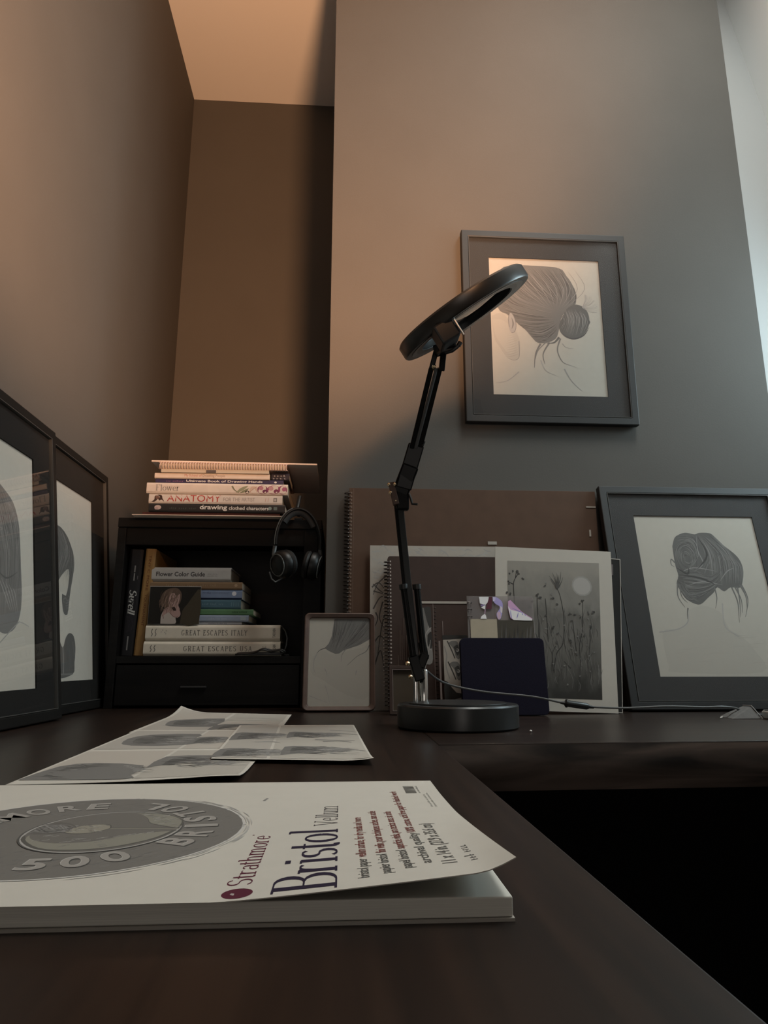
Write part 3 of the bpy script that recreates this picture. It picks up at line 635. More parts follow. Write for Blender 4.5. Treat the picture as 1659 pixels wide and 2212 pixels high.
ik.build('wildflower_stems', p, lambda x, y, d: (x-.003-.057*y, -d, .985*y+.003))

# smaller brown pad, with its own spiral
p = thing('sketch_pad', 'small brown cover spiral pad with a pale top edge, just right of the lamp arm', 'sketch pad', (.150, 1.347, .001), 0, 8)
MB().box(.004, .112, 0, .0012, 0, .2185).build('front_cover', M['dark_brown'], p)
MB().box(.004, .112, -.0010, -.0002, .2135, .2185).build('top_band', M['grey_paper'], p)
MB().box(.006, .110, .0013, .008, .002, .216).build('page_block', M['page'], p)
MB().box(.004, .112, .0081, .0093, 0, .2185).build('back_cover', M['dark_brown'], p)
coil(p, .039, .012, .205, 26, .0045, M['wire'])
MB().box(.0345, .0356, -.0006, -.0001, .004, .214).build('crease_line', flat('crease_mauve', (.20,.16,.15)), p)
MB().box(.0525, .0540, -.0007, -.0001, .02, .178).build('elastic_band', flat('crease_mauve', (.20,.16,.15)), p)
ik = Ink(base=4e-4)
ik.poly(mm([(6,120),(30,120),(30,205),(6,205)]), g(.17)); ik.poly(mm([(8,95),(18,120),(22,160),(28,190),(30,140),(30,95)]), g(.24), 4); ik.poly(mm([(16,205),(30,205),(30,165),(24,170)]), g(.05), 3)
ik.stroke(mm([(30,165),(19,152),(20,128),(30,120)]), .0016, g(.34), n=6); ik.poly(mm([(22,150),(30,156),(30,124),(22,130)]), g(.035), 3)
for k in range(16): ik.stroke([(.010+.001*k, .06+.004*k), (.013+.001*k, .08+.004*k)], .001, g(.3), n=2)
ik.build('ink_sketch', p)

# strip drawing with two eyes
p = thing('drawing_sheet', 'narrow upright strip with a pencil study of two eyes beside the navy notebook', 'drawing', (.1985, 1.317, .0005), 0, 8)
MB().box(0, .046, 0, .0012, 0, .149).build('paper_sheet', M['grey_paper'], p)
ik = Ink()
ik.poly(mm([(0,149),(46,149),(46,143),(30,142),(0,140)]), g(.035), 2)
ik.poly(mm([(0,0),(46,0),(46,36),(22,40),(0,62)]), g(.035), 3)
ik.poly(mm([(4,8),(16,10),(34,14),(34,30),(14,26),(4,20)]), g(.20), 4)
for zc in (.118, .078):
    ik.poly([(.010,zc+.016),(.020,zc+.004),(.024,zc-.012),(.031,zc-.014),(.033,zc+.004),(.028,zc+.018),(.018,zc+.020)], g(.16), 4)
    ik.poly([(.020,zc+.008),(.026,zc-.008),(.031,zc-.002),(.028,zc+.012)], g(.05), 4)
    ik.disc(.0275, zc+.002, .0032, g(.36)); ik.disc(.0265, zc+.0025, .0016, g(.03))
    ik.stroke([(.008,zc+.020),(.016,zc+.002),(.022,zc-.014)], .0022, g(.06), n=6)
    for k in range(7): ik.stroke([(.032, zc-.012+.004*k), (.0375, zc-.010+.004*k)], .0008, g(.10), n=2)
ik.stroke(mm([(2,128),(6,110),(4,90),(10,66)]), .002, g(.28), n=6)
ik.build('eye_study', p)
MB().box(-.009, -.0055, -.0002, .0012, .022, .138).build('torn_edge', flat('crease_mauve', (.20,.16,.15)), p)

# clear ring bound sleeve with iridescent foil
p = thing('plastic_sleeve', 'clear ring bound sleeve with violet iridescent foil above tan and dark swatches', 'plastic sleeve', (.243, 1.299, .001), 0, 4.5)
MB().box(.004, .132, .0020, .0025, 0, .2225).build('clear_film', M['clear'], p)
MB().box(.006, .058, .0008, .0016, .0, .1775).build('tan_swatch', flat('tan_swatch_paper', (.46,.41,.32), .8), p)
m2 = flat('bark_swatch_paper', (.075,.068,.055), .8)
MB().box(.0582, .130, .0008, .0016, .0, .1755).build('dark_swatch', m2, p)
ik = Ink(base=1e-4)
for k in range(60):
    x = .060+.068*random.random(); z = .105+.03*random.random(); ik.stroke([(x, z), (x+.002, z+.018), (x+.004, z+.036)], .0012, random.choice((g(.05),g(.11),g(.14),g(.035))), n=3, bow=True)
ik.build('swatch_grain', p, lambda x, y, d: (x, .0008-d*.5, y))
foil = print_mat('iridescent_foil', .3)
ik = Ink(base=1e-5)
WH, LV, VI, PK = (.96,.97,1.0), (.50,.44,.84), (.72,.68,.97), (.74,.46,.74)  # foil's reflected glow is put into these bright colours
ik.poly(mm([(25,221),(44,221),(43,212),(37,205),(36,196),(28,200),(36,205),(26,208)]), WH); ik.poly(mm([(27,206),(37,206),(36,204),(28,202)]), (.30,.24,.45))
ik.poly(mm([(26,178),(28,183),(35,188),(37,184),(38,178)]), WH); ik.stroke(mm([(36,196),(35,188)]), .0012, PK)
ik.poly(mm([(45,221),(51,221),(49,197),(37,197)]), (.13,.05,.07))
ik.poly(mm([(52,221),(60,220),(69,213),(71,205),(69,190),(65,178),(60,178),(58,188),(64,197),(64,203),(55,209)]), LV, 3)
ik.poly(mm([(52,221),(58,220),(56,213),(52,212)]), VI); ik.poly(mm([(66,203),(70,200),(69,190),(66,192)]), (.85,.78,.84), 3); ik.poly(mm([(59,190),(65,192),(66,182),(64,178),(60,178)]), (.72,.54,.70), 3)
ik.poly(mm([(82,213),(87,215),(95,206),(107,193),(117,186),(128,179),(127,175),(113,175),(91,176),(85,180),(81,199)]), PK); ik.poly(mm([(81,204),(86,196),(98,193),(109,190),(119,183),(127,178),(127,175),(113,175),(91,176),(85,182)]), WH)
for q in ([(88,200),(100,194),(112,189)],[(101,191),(99,184),(97,179)],[(108,190),(110,185)],[(86,196),(86,186),(88,178)],[(113,188),(115,184)]): ik.stroke(mm(q), .0018, (.36,.33,.72), n=4, bow=True)
ik.build('foil_patch', p, lambda x, y, d: (x, .0002-d, y), foil)
MB().box(.0005, .0035, -.0003, .0012, 0, .2225).build('spine_strip', flat('sleeve_spine', (.17,.155,.15)), p)
for z in (.209, .196, .182):
    mb = MB(); mb.tube([(.0055 + .0045*math.cos(2*math.pi*a/12), .0006+.003*math.sin(2*math.pi*a/12), z) for a in range(12)], .0007, 6, closed=True)
    mb.build('binding_ring', M['wire'], p, smooth=True)

# navy notebook
p = thing('notebook', 'plain navy blue hardback notebook with rounded corners standing right of the lamp base', 'notebook', (.224, 1.273, .002), 0, 7.3)
poly = [(0,0),(.157,0)] ; rr = rrect(0, .160, 0, .1405, .009)
rr = [(x if z > .02 or x < .08 else min(x, .160), z) for x, z in rr]
MB().prism(rr, 0, .0022).build('front_cover', M['navy'], p, bevel=.0006)
MB().prism(rrect(.002, .158, .002, .1385, .008), .0023, .0100).build('page_block', M['page'], p)
MB().prism(rr, .0101, .0123).build('back_cover', M['navy'], p, bevel=.0006)

# small frame half hidden by the lamp base
p = thing('picture_frame', 'small dark brown frame half hidden by the lamp post and base', 'picture frame', (.092, 1.305, .0015), 0, 8)
MB().ring((0, .066, 0, .0895), (.0055, .0605, .006, .083), 0, .008).build('frame_rim', M['dark_brown'], p, bevel=.001)
MB().ring((.0056, .0604, .0061, .0829), (.0068, .0592, .0073, .0817), -.0004, .004).build('pale_inner_line', flat('crease_mauve', (.20,.16,.15)), p)
MB().box(.0058, .0602, .004, .005, .0063, .0827).build('picture_sheet', flat('umber_picture', (.060,.045,.030), .6), p)

# ================================================================ SHEETS OF COPIED PORTRAITS ON THE DESK
def desk_sheet(label, quad, zf, draw, n=16, name='printed_sheet'):
    c = [sum(q[i] for q in quad)/4 for i in (0, 1)]
    t = thing(name, label, 'paper', (c[0], c[1], 0), group='sheets of copied portraits')
    def P(u, v):
        a, b_, c_, d = quad; return (a[0]*(1-u)*(1-v)+b_[0]*u*(1-v)+c_[0]*u*v+d[0]*(1-u)*v, a[1]*(1-u)*(1-v)+b_[1]*u*(1-v)+c_[1]*u*v+d[1]*(1-u)*v)
    vs = []; fs = []
    for lay in (0, 1):
        for i in range(n+1):
            for j in range(n+1):
                x, y = P(i/n, j/n); vs.append((x-c[0], y-c[1], zf(x, y) - .0003*lay))
    Q = (n+1)**2
    for i in range(n):
        for j in range(n):
            a = i*(n+1)+j; fs += [[a, a+n+1, a+n+2, a+1], [Q+a+1, Q+a+n+2, Q+a+n+1, Q+a]]
    for k in range(n):
        for a, b_ in ((k*(n+1), (k+1)*(n+1)), (k*(n+1)+n, (k+1)*(n+1)+n), (k, k+1), (n*(n+1)+k, n*(n+1)+k+1)): fs.append([a, b_, Q+b_, Q+a])
    MB().add(vs, fs).build('paper_sheet', M['white_paper'], t, smooth=True)
    ink = Ink(base=2e-4, k=.83); draw(ink, P)
    ink.build('portrait_copies', t, lambda x, y, d: (x-c[0], y-c[1], zf(x, y)+d))
    return t
def cell(ink, P, u0, u1, v0, v1, tone, n=5):
    q = [P(u0+(u1-u0)*k/n, v0) for k in range(n)] + [P(u1, v0+(v1-v0)*k/n) for k in range(n)] + [P(u1-(u1-u0)*k/n, v1) for k in range(n)] + [P(u0, v1-(v1-v0)*k/n) for k in range(n)]
    # split in strips so that the print follows the curl of the sheet
    for i in range(n):
        for j in range(n):
            a, b_ = u0+(u1-u0)*i/n, u0+(u1-u0)*(i+1)/n; c_, d = v0+(v1-v0)*j/n, v0+(v1-v0)*(j+1)/n
            ink.poly([P(a, c_), P(b_, c_), P(b_, d), P(a, d)], tone); ink.d -= ink.step*1.5
    ink.d += ink.step*2
def blob(ink, pts, seed, trail=0):
    """a dark head of hair lying sideways: crown at the left, loose strands fading to the right"""
    rnd = random.Random(seed)
    xs = [q[0] for q in pts]; ys = [q[1] for q in pts]; x0, x1, y0, y1 = min(xs)/1000, max(xs)/1000, min(ys)/1000, max(ys)/1000; cy_ = (y0+y1)/2
    ink.poly(mm(pts), g(.23), 2)
    c = (x0+.36*(x1-x0), cy_); ink.poly([(c[0]+(p_[0]-c[0])*.62, c[1]+(p_[1]-c[1])*.66) for p_ in mm(pts)], g(.15), 2)
    for k in range(110):
        u = rnd.random()**.8; v = rnd.uniform(-.46, .46)*(1-.8*abs(u-.35)); x = x0+.03*(x1-x0)+u*.80*(x1-x0); y = cy_ + v*(y1-y0)
        col = g(rnd.choice((.05,.08,.12,.30,.36)) if u < .55 else rnd.choice((.14,.26,.36,.44,.50)))
        ink.stroke([(x, y), (x+.009, y+rnd.uniform(-.006,.006)), (x+.020, y+rnd.uniform(-.010,.010))], .0016, col, n=3, bow=True)
    for k in range(8):
        y = cy_ + rnd.uniform(-.40, .40)*(y1-y0); x = x0 + .78*(x1-x0); ink.stroke([(x, y), (x+.012, y+rnd.uniform(-.01,.01)), (x+.030, y+rnd.uniform(-.016,.016))], .0018, g(rnd.choice((.26,.34,.42))), .0003, n=4)
TONE1, TONE2, TONE3 = (.60,.555,.495), (.53,.50,.455), (.56,.53,.475)
def dA(ink, P):
    cell(ink, P, .03, .49, .06, .50, TONE2); cell(ink, P, .52, .96, .05, .50, TONE1); cell(ink, P, .03, .49, .53, .97, TONE1); cell(ink, P, .52, .97, .53, .96, TONE3)
    blob(ink, [(-272,1126),(-280,1190),(-262,1220),(-198,1236),(-190,1115),(-196,1084),(-256,1092)], 1)
    blob(ink, [(-190,1020),(-191,1110),(-165,1128),(-130,1118),(-92,1096),(-140,1092),(-162,1066)], 2)
    ink.stroke(mm([(-190,1240),(-150,1238),(-100,1215)]), .006, g(.42), n=6, bow=True)
def dB(ink, P):
    cell(ink, P, .02, .49, .04, .46, TONE1); cell(ink, P, .51, .98, .03, .46, TONE3); cell(ink, P, .02, .49, .50, .97, TONE2); cell(ink, P, .51, .97, .50, .97, TONE1)
    blob(ink, [(-258,862),(-266,915),(-250,963),(-188,968),(-182,925),(-181,843),(-240,840)], 3)
    blob(ink, [(-180,846),(-180,925),(-150,930),(-142,920),(-143,889),(-176,849)], 4)
    blob(ink, [(-262,606),(-258,680),(-233,700),(-182,682),(-177,625),(-175,604)], 5)
    blob(ink, [(-176,668),(-176,742),(-132,749),(-100,742),(-127,715),(-144,698),(-163,683)], 6)
    ink.disc(-.128, .690, .006, g(.2), .012)
def dC(ink, P):
    cell(ink, P, .02, .345, .02, .98, TONE2); cell(ink, P, .365, .985, .02, .965, TONE3)
    blob(ink, [(-134,872),(-138,957),(-118,962),(-74,944),(-72,918),(-103,910),(-112,882)], 7)
    blob(ink, [(-128,721),(-129,784),(-105,790),(-64,768),(-62,750),(-94,746),(-112,728)], 8)
    blob(ink, [(-66,890),(-68,962),(-50,965),(-24,949),(-4,938),(-22,931),(-48,917)], 9)
    blob(ink, [(-60,732),(-61,800),(-40,806),(-12,789),(5,776),(-20,764),(-44,742)], 10)
    for q in ([(-20,945),(0,938),(24,926)],[(-15,786),(10,772),(29,756)],[(-80,945),(-70,930)],[(-20,850),(0,852),(14,840)],[(-30,870),(-5,862),(18,858)]): ink.stroke(mm(q), .006, g(.26), .002, n=6)
    for q in ([(-14,985),(10,975),(20,960)],[(-100,850),(-80,852),(-70,840)]): ink.stroke(mm(q), .006, g(.44), .002, n=6)
sm = lambda t: max(0, min(1, t))**2
desk_sheet('farthest sheet of copied portraits on the desk, nearest the bookshelf', [(-.292,1.005),(-.085,.995),(-.090,1.325),(-.312,1.408)],
           lambda x, y: .0012 + .012*sm((-.25-x)/.06)*sm((y-1.25)/.16), dA)
desk_sheet('long sheet of copied portraits touching the art pad, with a curled lower corner', [(-.262,.585),(-.082,.600),(-.082,1.02),(-.288,1.03)],
           lambda x, y: .0020 + .0055*sm((.66-y)/.08)*sm((x+.21)/.11), dB)
desk_sheet('rightmost sheet of copied portraits, overlapping the other two', [(-.126,.712),(.033,.684),(.021,1.072),(-.150,1.075)],
           lambda x, y: .0040 + .006*sm((x-.0)/.035)*sm((.75-y)/.09), dC)
# ================================================================ THE BRISTOL PAD
PX0, PX1, PY0, PY1, PT = -.30, .0675, .2815, .5395, .0085
pad = thing('paper_pad', 'white pad of drawing paper with lifted cover and grey round seal in the foreground', 'paper pad', (PX0, PY0, 0))
MB().box(0, PX1-PX0, 0, PY1-PY0, 0, .0012).build('back_board', M['grey_paper'], pad)
MB().box(0.001, PX1-PX0-.0005, .0008, PY1-PY0-.0008, .0013, PT).build('page_block', mat('pad_pages', (.70,.68,.62), .85, noise=.10, nscale=3, stretch=(1,1,900), spec=.2), pad, bevel=.0006)
def zcov(x, y):
    a = max(0, min(1, (x + .0455)/.1105)); b = max(0, min(1, (.50 - y)/.22))
    z = PT + .0006 + .0095*(a**1.15)*(b**1.6)
    return z + .004*max(0, (x-.052)/.016)**2*max(0, min(1, (.42-y)/.14))
def cov(x, y, d=0): return (x-PX0, y-PY0, zcov(x, y) + d)
NXC, NYC = 70, 44; vs = []; fs = []
for lay in (0, 1):
    for i in range(NXC+1):
        for j in range(NYC+1):
            x = PX0 + (PX1+.001-PX0)*i/NXC; y = PY0 - .001 + (PY1-PY0+.001)*j/NYC
            q = cov(x, y); vs.append((q[0], q[1], q[2] - .0004*lay))
Q = (NXC+1)*(NYC+1); w1 = NYC+1
for i in range(NXC):
    for j in range(NYC):
        a = i*w1+j; fs += [[a, a+w1, a+w1+1, a+1], [Q+a+1, Q+a+w1+1, Q+a+w1, Q+a]]
for k in range(NXC):
    for j in (0, NYC): a, b = k*w1+j, (k+1)*w1+j; fs.append([a, b, Q+b, Q+a])
for k in range(NYC):
    for i in (0, NXC): a, b = i*w1+k, i*w1+k+1; fs.append([a, b, Q+b, Q+a])
cover = MB().add(vs, fs).build('cover_page', M['white_paper'], pad, smooth=True)
# the seal
ik = Ink(base=1.8e-4, step=3e-6, k=.85)
SX, SY, SR = -.1365, .396, .0845
def ell(cx_, cy_, rx, ry, n=40): return [(cx_+rx*math.cos(2*math.pi*k/n), cy_+ry*math.sin(2*math.pi*k/n)) for k in range(n)]
def pie(cx_, cy_, rx, ry, col, rings=6, n=48):
    for r_ in range(rings):
        a0, a1 = r_/rings, (r_+1)/rings
        for k in range(n):
            t0, t1 = 2*math.pi*k/n, 2*math.pi*(k+1)/n
            pts = [(cx_+rx*a1*math.cos(t0), cy_+ry*a1*math.sin(t0)), (cx_+rx*a1*math.cos(t1), cy_+ry*a1*math.sin(t1)), (cx_+rx*a0*math.cos(t1), cy_+ry*a0*math.sin(t1)), (cx_+rx*a0*math.cos(t0), cy_+ry*a0*math.sin(t0))]
            ik.poly(pts if r_ else pts[:3], col); ik.d -= ik.step*1.5
    ik.d += ik.step*2
GD = (.215,.205,.19)
for k in range(46):                                   # soft pencilled rim outside the seal
    a = R(random.uniform(-75, 60)); r_ = SR + random.uniform(.0020, .0052); ik.stroke([(SX+r_*math.cos(a+t), SY+r_*math.sin(a+t)) for t in (0, .08, .16)], .0007, g(random.uniform(.46,.60)), n=5, bow=True)
pie(SX, SY, SR+.0014, SR+.0014, g(.66)); pie(SX, SY, SR, SR, GD)
for k in range(420):
    a = random.uniform(0, 6.283); r_ = SR*math.sqrt(random.uniform(.25, .97)); x, y = SX+r_*math.cos(a), SY+r_*math.sin(a)
    ik.stroke([(x, y), (x+.003, y+.003)], .0006, random.choice((g(.17),g(.25),g(.19),g(.23))), n=1)
def ring_text(txt, a0, a1, r, h, outward):
    """letters set round the seal; angles in degrees seen from above, counter-clockwise from the pad's foot"""
    n = len(txt)
    for i, ch in enumerate(txt):
        if ch == ' ': continue
        a = R(a0 + (a1-a0)*(i+.5)/n); ux, uy = math.cos(a), math.sin(a)
        up = (ux, uy) if outward else (-ux, -uy); rt = (up[1], -up[0])
        vsx, fsx = sans(ch, .018); wd = h*(.30 if ch in 'I1' else .95 if ch == 'M' else .72); c = (SX + r*ux, SY + r*uy)
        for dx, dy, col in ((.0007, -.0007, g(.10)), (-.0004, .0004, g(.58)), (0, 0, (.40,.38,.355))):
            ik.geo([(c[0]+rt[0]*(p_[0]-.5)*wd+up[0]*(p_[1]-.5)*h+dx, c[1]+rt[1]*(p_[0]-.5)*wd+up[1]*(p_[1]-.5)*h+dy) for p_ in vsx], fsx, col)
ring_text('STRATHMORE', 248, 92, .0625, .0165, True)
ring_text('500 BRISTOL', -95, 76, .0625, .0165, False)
# thistle in the centre, its stem towards the foot of the pad
CX, CY, RX, RY = -.1235, .3955, .0385, .0440
pie(CX, CY, RX+.0016, RY+.0016, g(.11), 4); pie(CX, CY, RX+.0006, RY+.0006, g(.48), 4); pie(CX, CY, RX-.0006, RY-.0006, (.20,.19,.175), 4)
LF, LFD = (.31,.30,.255), (.13,.125,.115)
def T(a, b): return (CX + RX*a, CY + RY*b)            # a: towards the foot of the pad, b: away from the viewer
up_leaf = [T(1,.0),T(.95,.45),T(.62,.82),T(.12,.96),T(.20,.88),T(.38,.62),T(.50,.34),T(.66,.20)]
lo_leaf = [T(1,-.06),T(.80,-.50),T(.30,-.88),T(-.40,-.90),T(-.86,-.50),T(-.96,-.20),T(-.82,-.42),T(-.45,-.62),T(.05,-.56),T(.42,-.26),T(.70,-.14)]
for lf in (up_leaf, lo_leaf):
    ik.poly(lf, LFD, 4); c = (sum(q[0] for q in lf)/len(lf), sum(q[1] for q in lf)/len(lf)); ik.poly([(c[0]+(q[0]-c[0])*.93, c[1]+(q[1]-c[1])*.90) for q in lf], LF, 4)
    for k in range(60):
        i = random.randrange(len(lf)); q = lf[i]; t = random.uniform(.1, .85); x, y = q[0]+(c[0]-q[0])*t, q[1]+(c[1]-q[1])*t
        ik.stroke([(x, y), (x+.003, y+.0022)], .0005, random.choice((g(.14),g(.42),g(.2),g(.46))), n=1)
ik.stroke([T(1,0), T(.5,.05), T(.05,.06)], .0014, LF, n=6); ik.stroke([T(1,.03), T(.5,.09), T(.05,.09)], .0005, g(.12), n=6)
bud = [T(.06,.08),T(-.02,.26),T(-.22,.30),T(-.44,.20),T(-.56,.02),T(-.44,-.16),T(-.20,-.18),T(-.02,-.06)]
ik.poly(bud, LFD, 4); ik.poly([(q[0]*.94+T(-.25,.06)[0]*.06, q[1]*.92+T(-.25,.06)[1]*.08) for q in bud], (.35,.33,.275), 4)
for k in range(50): 
    a, b = random.uniform(-.5,.0), random.uniform(-.12,.24); ik.stroke([T(a,b), T(a-.06,b+.03)], .0006, random.choice((g(.16),g(.22),g(.45))), n=1)
tuft = [T(-.46,.20),T(-.62,.36),T(-.84,.42),T(-.97,.12),T(-.92,-.14),T(-.70,-.16),T(-.50,-.10)]
ik.poly(tuft, (.165,.155,.145), 3)
for k in range(30): ik.stroke([T(-.5,random.uniform(-.1,.18)), T(-.72,random.uniform(-.14,.34)), T(-.95,random.uniform(-.15,.36))], .0007, random.choice((g(.10),g(.30),g(.24))), n=2)
ik.d = 7e-5
# printed title block: reading direction runs away from the viewer
def pt(txt_geo, xb, y0, length, h, col):
    vsx, fsx = txt_geo; ik.geo([(xb - b*h, y0 + a*length) for a, b in vsx], fsx, col)
WINE, PLUM, GREYT, RED = (.115,.018,.040), (.022,.014,.040), (.13,.125,.115), (.25,.075,.065)
ik.poly(ell(-.0385, .2885, .0060, .0060, 20), WINE); ik.poly([(-.0425,.2885),(-.0395,.2915),(-.0345,.2888),(-.0395,.2858)], (.55,.50,.48), 4); ik.poly([(-.0410,.2885),(-.0392,.2896),(-.0375,.2886),(-.0392,.2877)], WINE, 3)
pt(serif('Strathmore', .095, .045), -.0345, .2985, .080, .0098, WINE); ik.poly(ell(-.0435, .3805, .0006, .0006, 8), WINE)
pt(serif('Bristol', .125, .03), -.0006, .2835, .103, .0245, PLUM)
pt(serif('Vellum', .07, .04), -.0006, .3955, .054, .0125, (.07,.06,.065))
rows = [(.0125,.2925,'bristol paper',.030,'vellum surface, for dry media and more',.088), (.0215,.2955,'papier bristol',.032,'fini velin, pour techniques seches, sans acide',.100),
        (.0305,.3000,'papel bristol',.032,'superficie vitela, para tecnicas secas, sin acido',.093)]
for xb, y0, a, la, b, lb in rows:
    pt(sans(a, .012), xb, y0, la, .0046, GREYT); pt(sans(b, .012), xb, y0+la+.003, lb, .0046, RED)
pt(sans('archival quality', .012), .0390, .3050, .062, .0044, GREYT); pt(sans('100% cotton, acid free paper for finished work', .012), .0390, .3690, .128, .0044, RED)
pt(sans('11 x 14 in. (27.9 x 35.6 cm)', .01), .0490, .3010, .088, .0062, GREYT)
pt(blurred(2, 14), .0575, .3005, .030, .0046, GREYT)
for k in range(15):
    y = .490 + .0018*k; ik.poly([(.0455,y),(.0530,y),(.0530,y+random.choice((.0006,.0009,.0012))),(.0455,y+.0008)], GREYT)
pt(blurred(3, 15), .0555, .490, .026, .0018, GREYT)
for xb, l in ((.0575,.045),(.0600,.050)): pt(blurred(6, 16), xb, .440, l, .0016, GREYT)
ik.stroke([(-.048,.470),(-.0465,.478)], .0016, g(.30), n=2)
# wafer thin ink: long letters follow the cover's curve
ik.build('cover_print', pad, lambda x, y, d: (x-PX0, y-PY0, zcov(x, y)+d))

# ================================================================ BOOKSHELF IN THE RECESS
SXL, SXR, SYF, SYB, SH = -.503, -.047, 1.531, 1.86, .4145
sh = thing('desk_bookshelf', 'low black brown bookshelf with a drawer, standing in the wall recess', 'bookshelf', (SXL, SYF, 0))
W_ = SXR - SXL; D_ = SYB - SYF
MB().box(0, .018, 0, D_, 0, SH-.022).build('side_panel', M['shelf'], sh, bevel=.001)
MB().box(W_-.040, W_, 0, D_, 0, SH-.022).build('side_panel', M['shelf'], sh, bevel=.001)
MB().box(0, W_, -.004, D_, SH-.0218, SH).build('top_panel', M['shelf'], sh, bevel=.0015)
MB().box(.0182, W_-.0402, .004, .020, SH-.060, SH-.022).build('apron', M['shelf'], sh)
MB().box(.0182, W_-.0402, .002, D_-.006, .094, .109).build('shelf_board', M['shelf'], sh, bevel=.001)
MB().box(.0182, W_-.0402, D_-.006, D_, .0, SH-.022).build('back_panel', wood_mat('shelf_back', (.010,.006,.004), (.016,.010,.008), rough=.6), sh)
dr = MB().box(.021, W_-.0435, .001, .018, .006, .090).build('drawer', M['shelf'], sh, bevel=.0012)
MB().box(.16, .215, -.006, .001, .0425, .0465).build('drawer_pull', flat('dull_pewter', (.06,.06,.062), .4, metal=.6), dr, bevel=.001)
hk = thing('headphone_hook', 'small black hook plate on the bookshelf top, holding up the headphones', 'hook', (SXL, SYF, 0))
MB().tube([(W_-.052,-.005,SH+.055),(W_-.056,-.010,SH+.03),(W_-.058,-.020,SH+.012),(W_-.052,-.034,SH+.004),(W_-.045,-.040,SH+.012)], .0045, 8).build('hook', M['black_plastic'], hk, smooth=True)
MB().box(W_-.063, W_-.045, -.0035, .10, SH+.0005, SH+.004).build('plate', M['black_plastic'], hk)

# ================================================================ BOOKS
def bulge(t): return max(0.0, 1 - 1.9*math.sin(math.pi*min(1, max(0, t))))
def book(label, x0, x1, z0, z1, y, depth, col, title=None, text=(), hard=False, ends=True, rz=0, group=None, pagecol='page', rough=.5, name='book', deco=None):
    W, T = x1-x0, z1-z0
    t = thing(name, label, 'book', (x0, y, z0), rz, group='books on the lower shelf' if z0 < .40 else 'books in the upper stack')
    cm = flat('cover_%02d_%02d_%02d' % tuple(int(c*99) for c in col), col, rough)
    c = .0022 if hard else .0009; rnd = .006 if hard else .0015
    n = 12
    # spine outline in (y, z): bulges forward between the boards
    out = [(rnd*bulge(k/n), T*k/n) for k in range(n+1)]
    inn = [(min(p_[0]+c, depth*.3), min(max(p_[1], c), T-c)) for p_ in out]
    prof = [(depth, 0)] + out + [(depth, T), (depth, T-c)] + inn[::-1] + [(depth, c)]
    MB().prism(prof, 0, W, axis='x').build('cover', cm, t, smooth=False)
    e = .003 if hard else .0006
    MB().box(e, W-e, rnd+c+.0004, depth-e, c+.0001, T-c-.0001).build('page_block', M[pagecol], t)
    ink = Ink(base=1.5e-4, step=4e-6)
    fn = lambda x, y_, d: (x, rnd*bulge(y_/T)-d, y_)
    if deco:
        deco(ink, W, T)
        if ink.f: ink.build('spine_ornament', t, fn)['kind'] = 'stuff'
    for s in text:
        ink = Ink(base=2.5e-4); geo, tx, tz, wid, h, colr = s[:6]; put_text(ink, geo, tx, tz, wid, h, colr, *(s[6:])); ink.build('spine_title', t, fn)
    return t
BK, RD, GY, WT = (.03,.03,.03), (.42,.055,.050), (.30,.28,.27), (.75,.72,.68)
y0 = 1.497
# upper stack on top of the shelf
fold = thing('document_folder', 'thin dark red folder with a pale edge lying under the upper stack of books', 'folder', (-.466, 1.50, SH+.0006))
MB().box(0, .331, 0, .24, 0, .0018).build('pale_sheet', flat('pale_folder_edge', (.62,.50,.42)), fold)
MB().box(.022, .325, .002, .24, .0020, .0070).build('red_cover', flat('dark_red_cover', (.075,.022,.020)), fold)
zt = SH + .0082
def deco_dc(k, W, T):
    k.disc(.020, T*.52, .0075, (.52,.42,.40), .0052); k.disc(.017, T*.40, .004, (.40,.30,.30), .003)
    k.disc(W-.034, T*.55, .004, (.22,.28,.26), .004); k.poly([(W-.026,T*.35),(W-.018,T*.35),(W-.018,T*.75),(W-.026,T*.75)], (.14,.17,.16)); k.poly([(W-.006,0.0005),(W-.002,0.0005),(W-.002,T-.0005),(W-.006,T-.0005)], (.35,.28,.26))
book('black paperback with bold white lettering, lowest book of the upper stack', -.430, -.129, zt, zt+.0185, y0, .225, (.022,.021,.022), text=[(sans('drawing', .02), .112, .0068, .060, .0098, WT), (sans('clothed characters', .012), .176, .0062, .088, .0078, WT), (blurred(3, 1), .046, .0062, .058, .0052, (.07,.09,.08))], deco=deco_dc); zt += .0190
def deco_an(k, W, T):
    k.poly([(.006,.004),(.012,.008),(.013,.016),(.020,.0195),(.028,.018),(.030,.011),(.034,.004),(.028,.008),(.023,.006),(.020,.010),(.014,.003)], (.06,.035,.03), 3); k.disc(.0185, .0135, .004, (.18,.10,.08))
    k.poly([(W-.020,.006),(W-.012,.006),(W-.012,.0155),(W-.020,.0155)], (.22,.19,.18)); k.poly([(W-.0182,.008),(W-.0138,.008),(W-.0138,.0135),(W-.0182,.0135)], (.5,.45,.42))
    k.stroke([(W-.038,.006),(W-.037,.015)], .0008, (.5,.25,.22)); k.stroke([(W-.032,.006),(W-.031,.015)], .0008, (.5,.25,.22))
book('white book with red capital lettering, second from the bottom of the upper stack', -.431, -.136, zt, zt+.0220, y0, .230, (.64,.58,.53), text=[(sans('ANATOMY'), .040, .0050, .118, .0148, RD), (sans('FOR THE ARTIST'), .164, .0070, .070, .0082, (.34,.31,.30))], deco=deco_an); zt += .0225
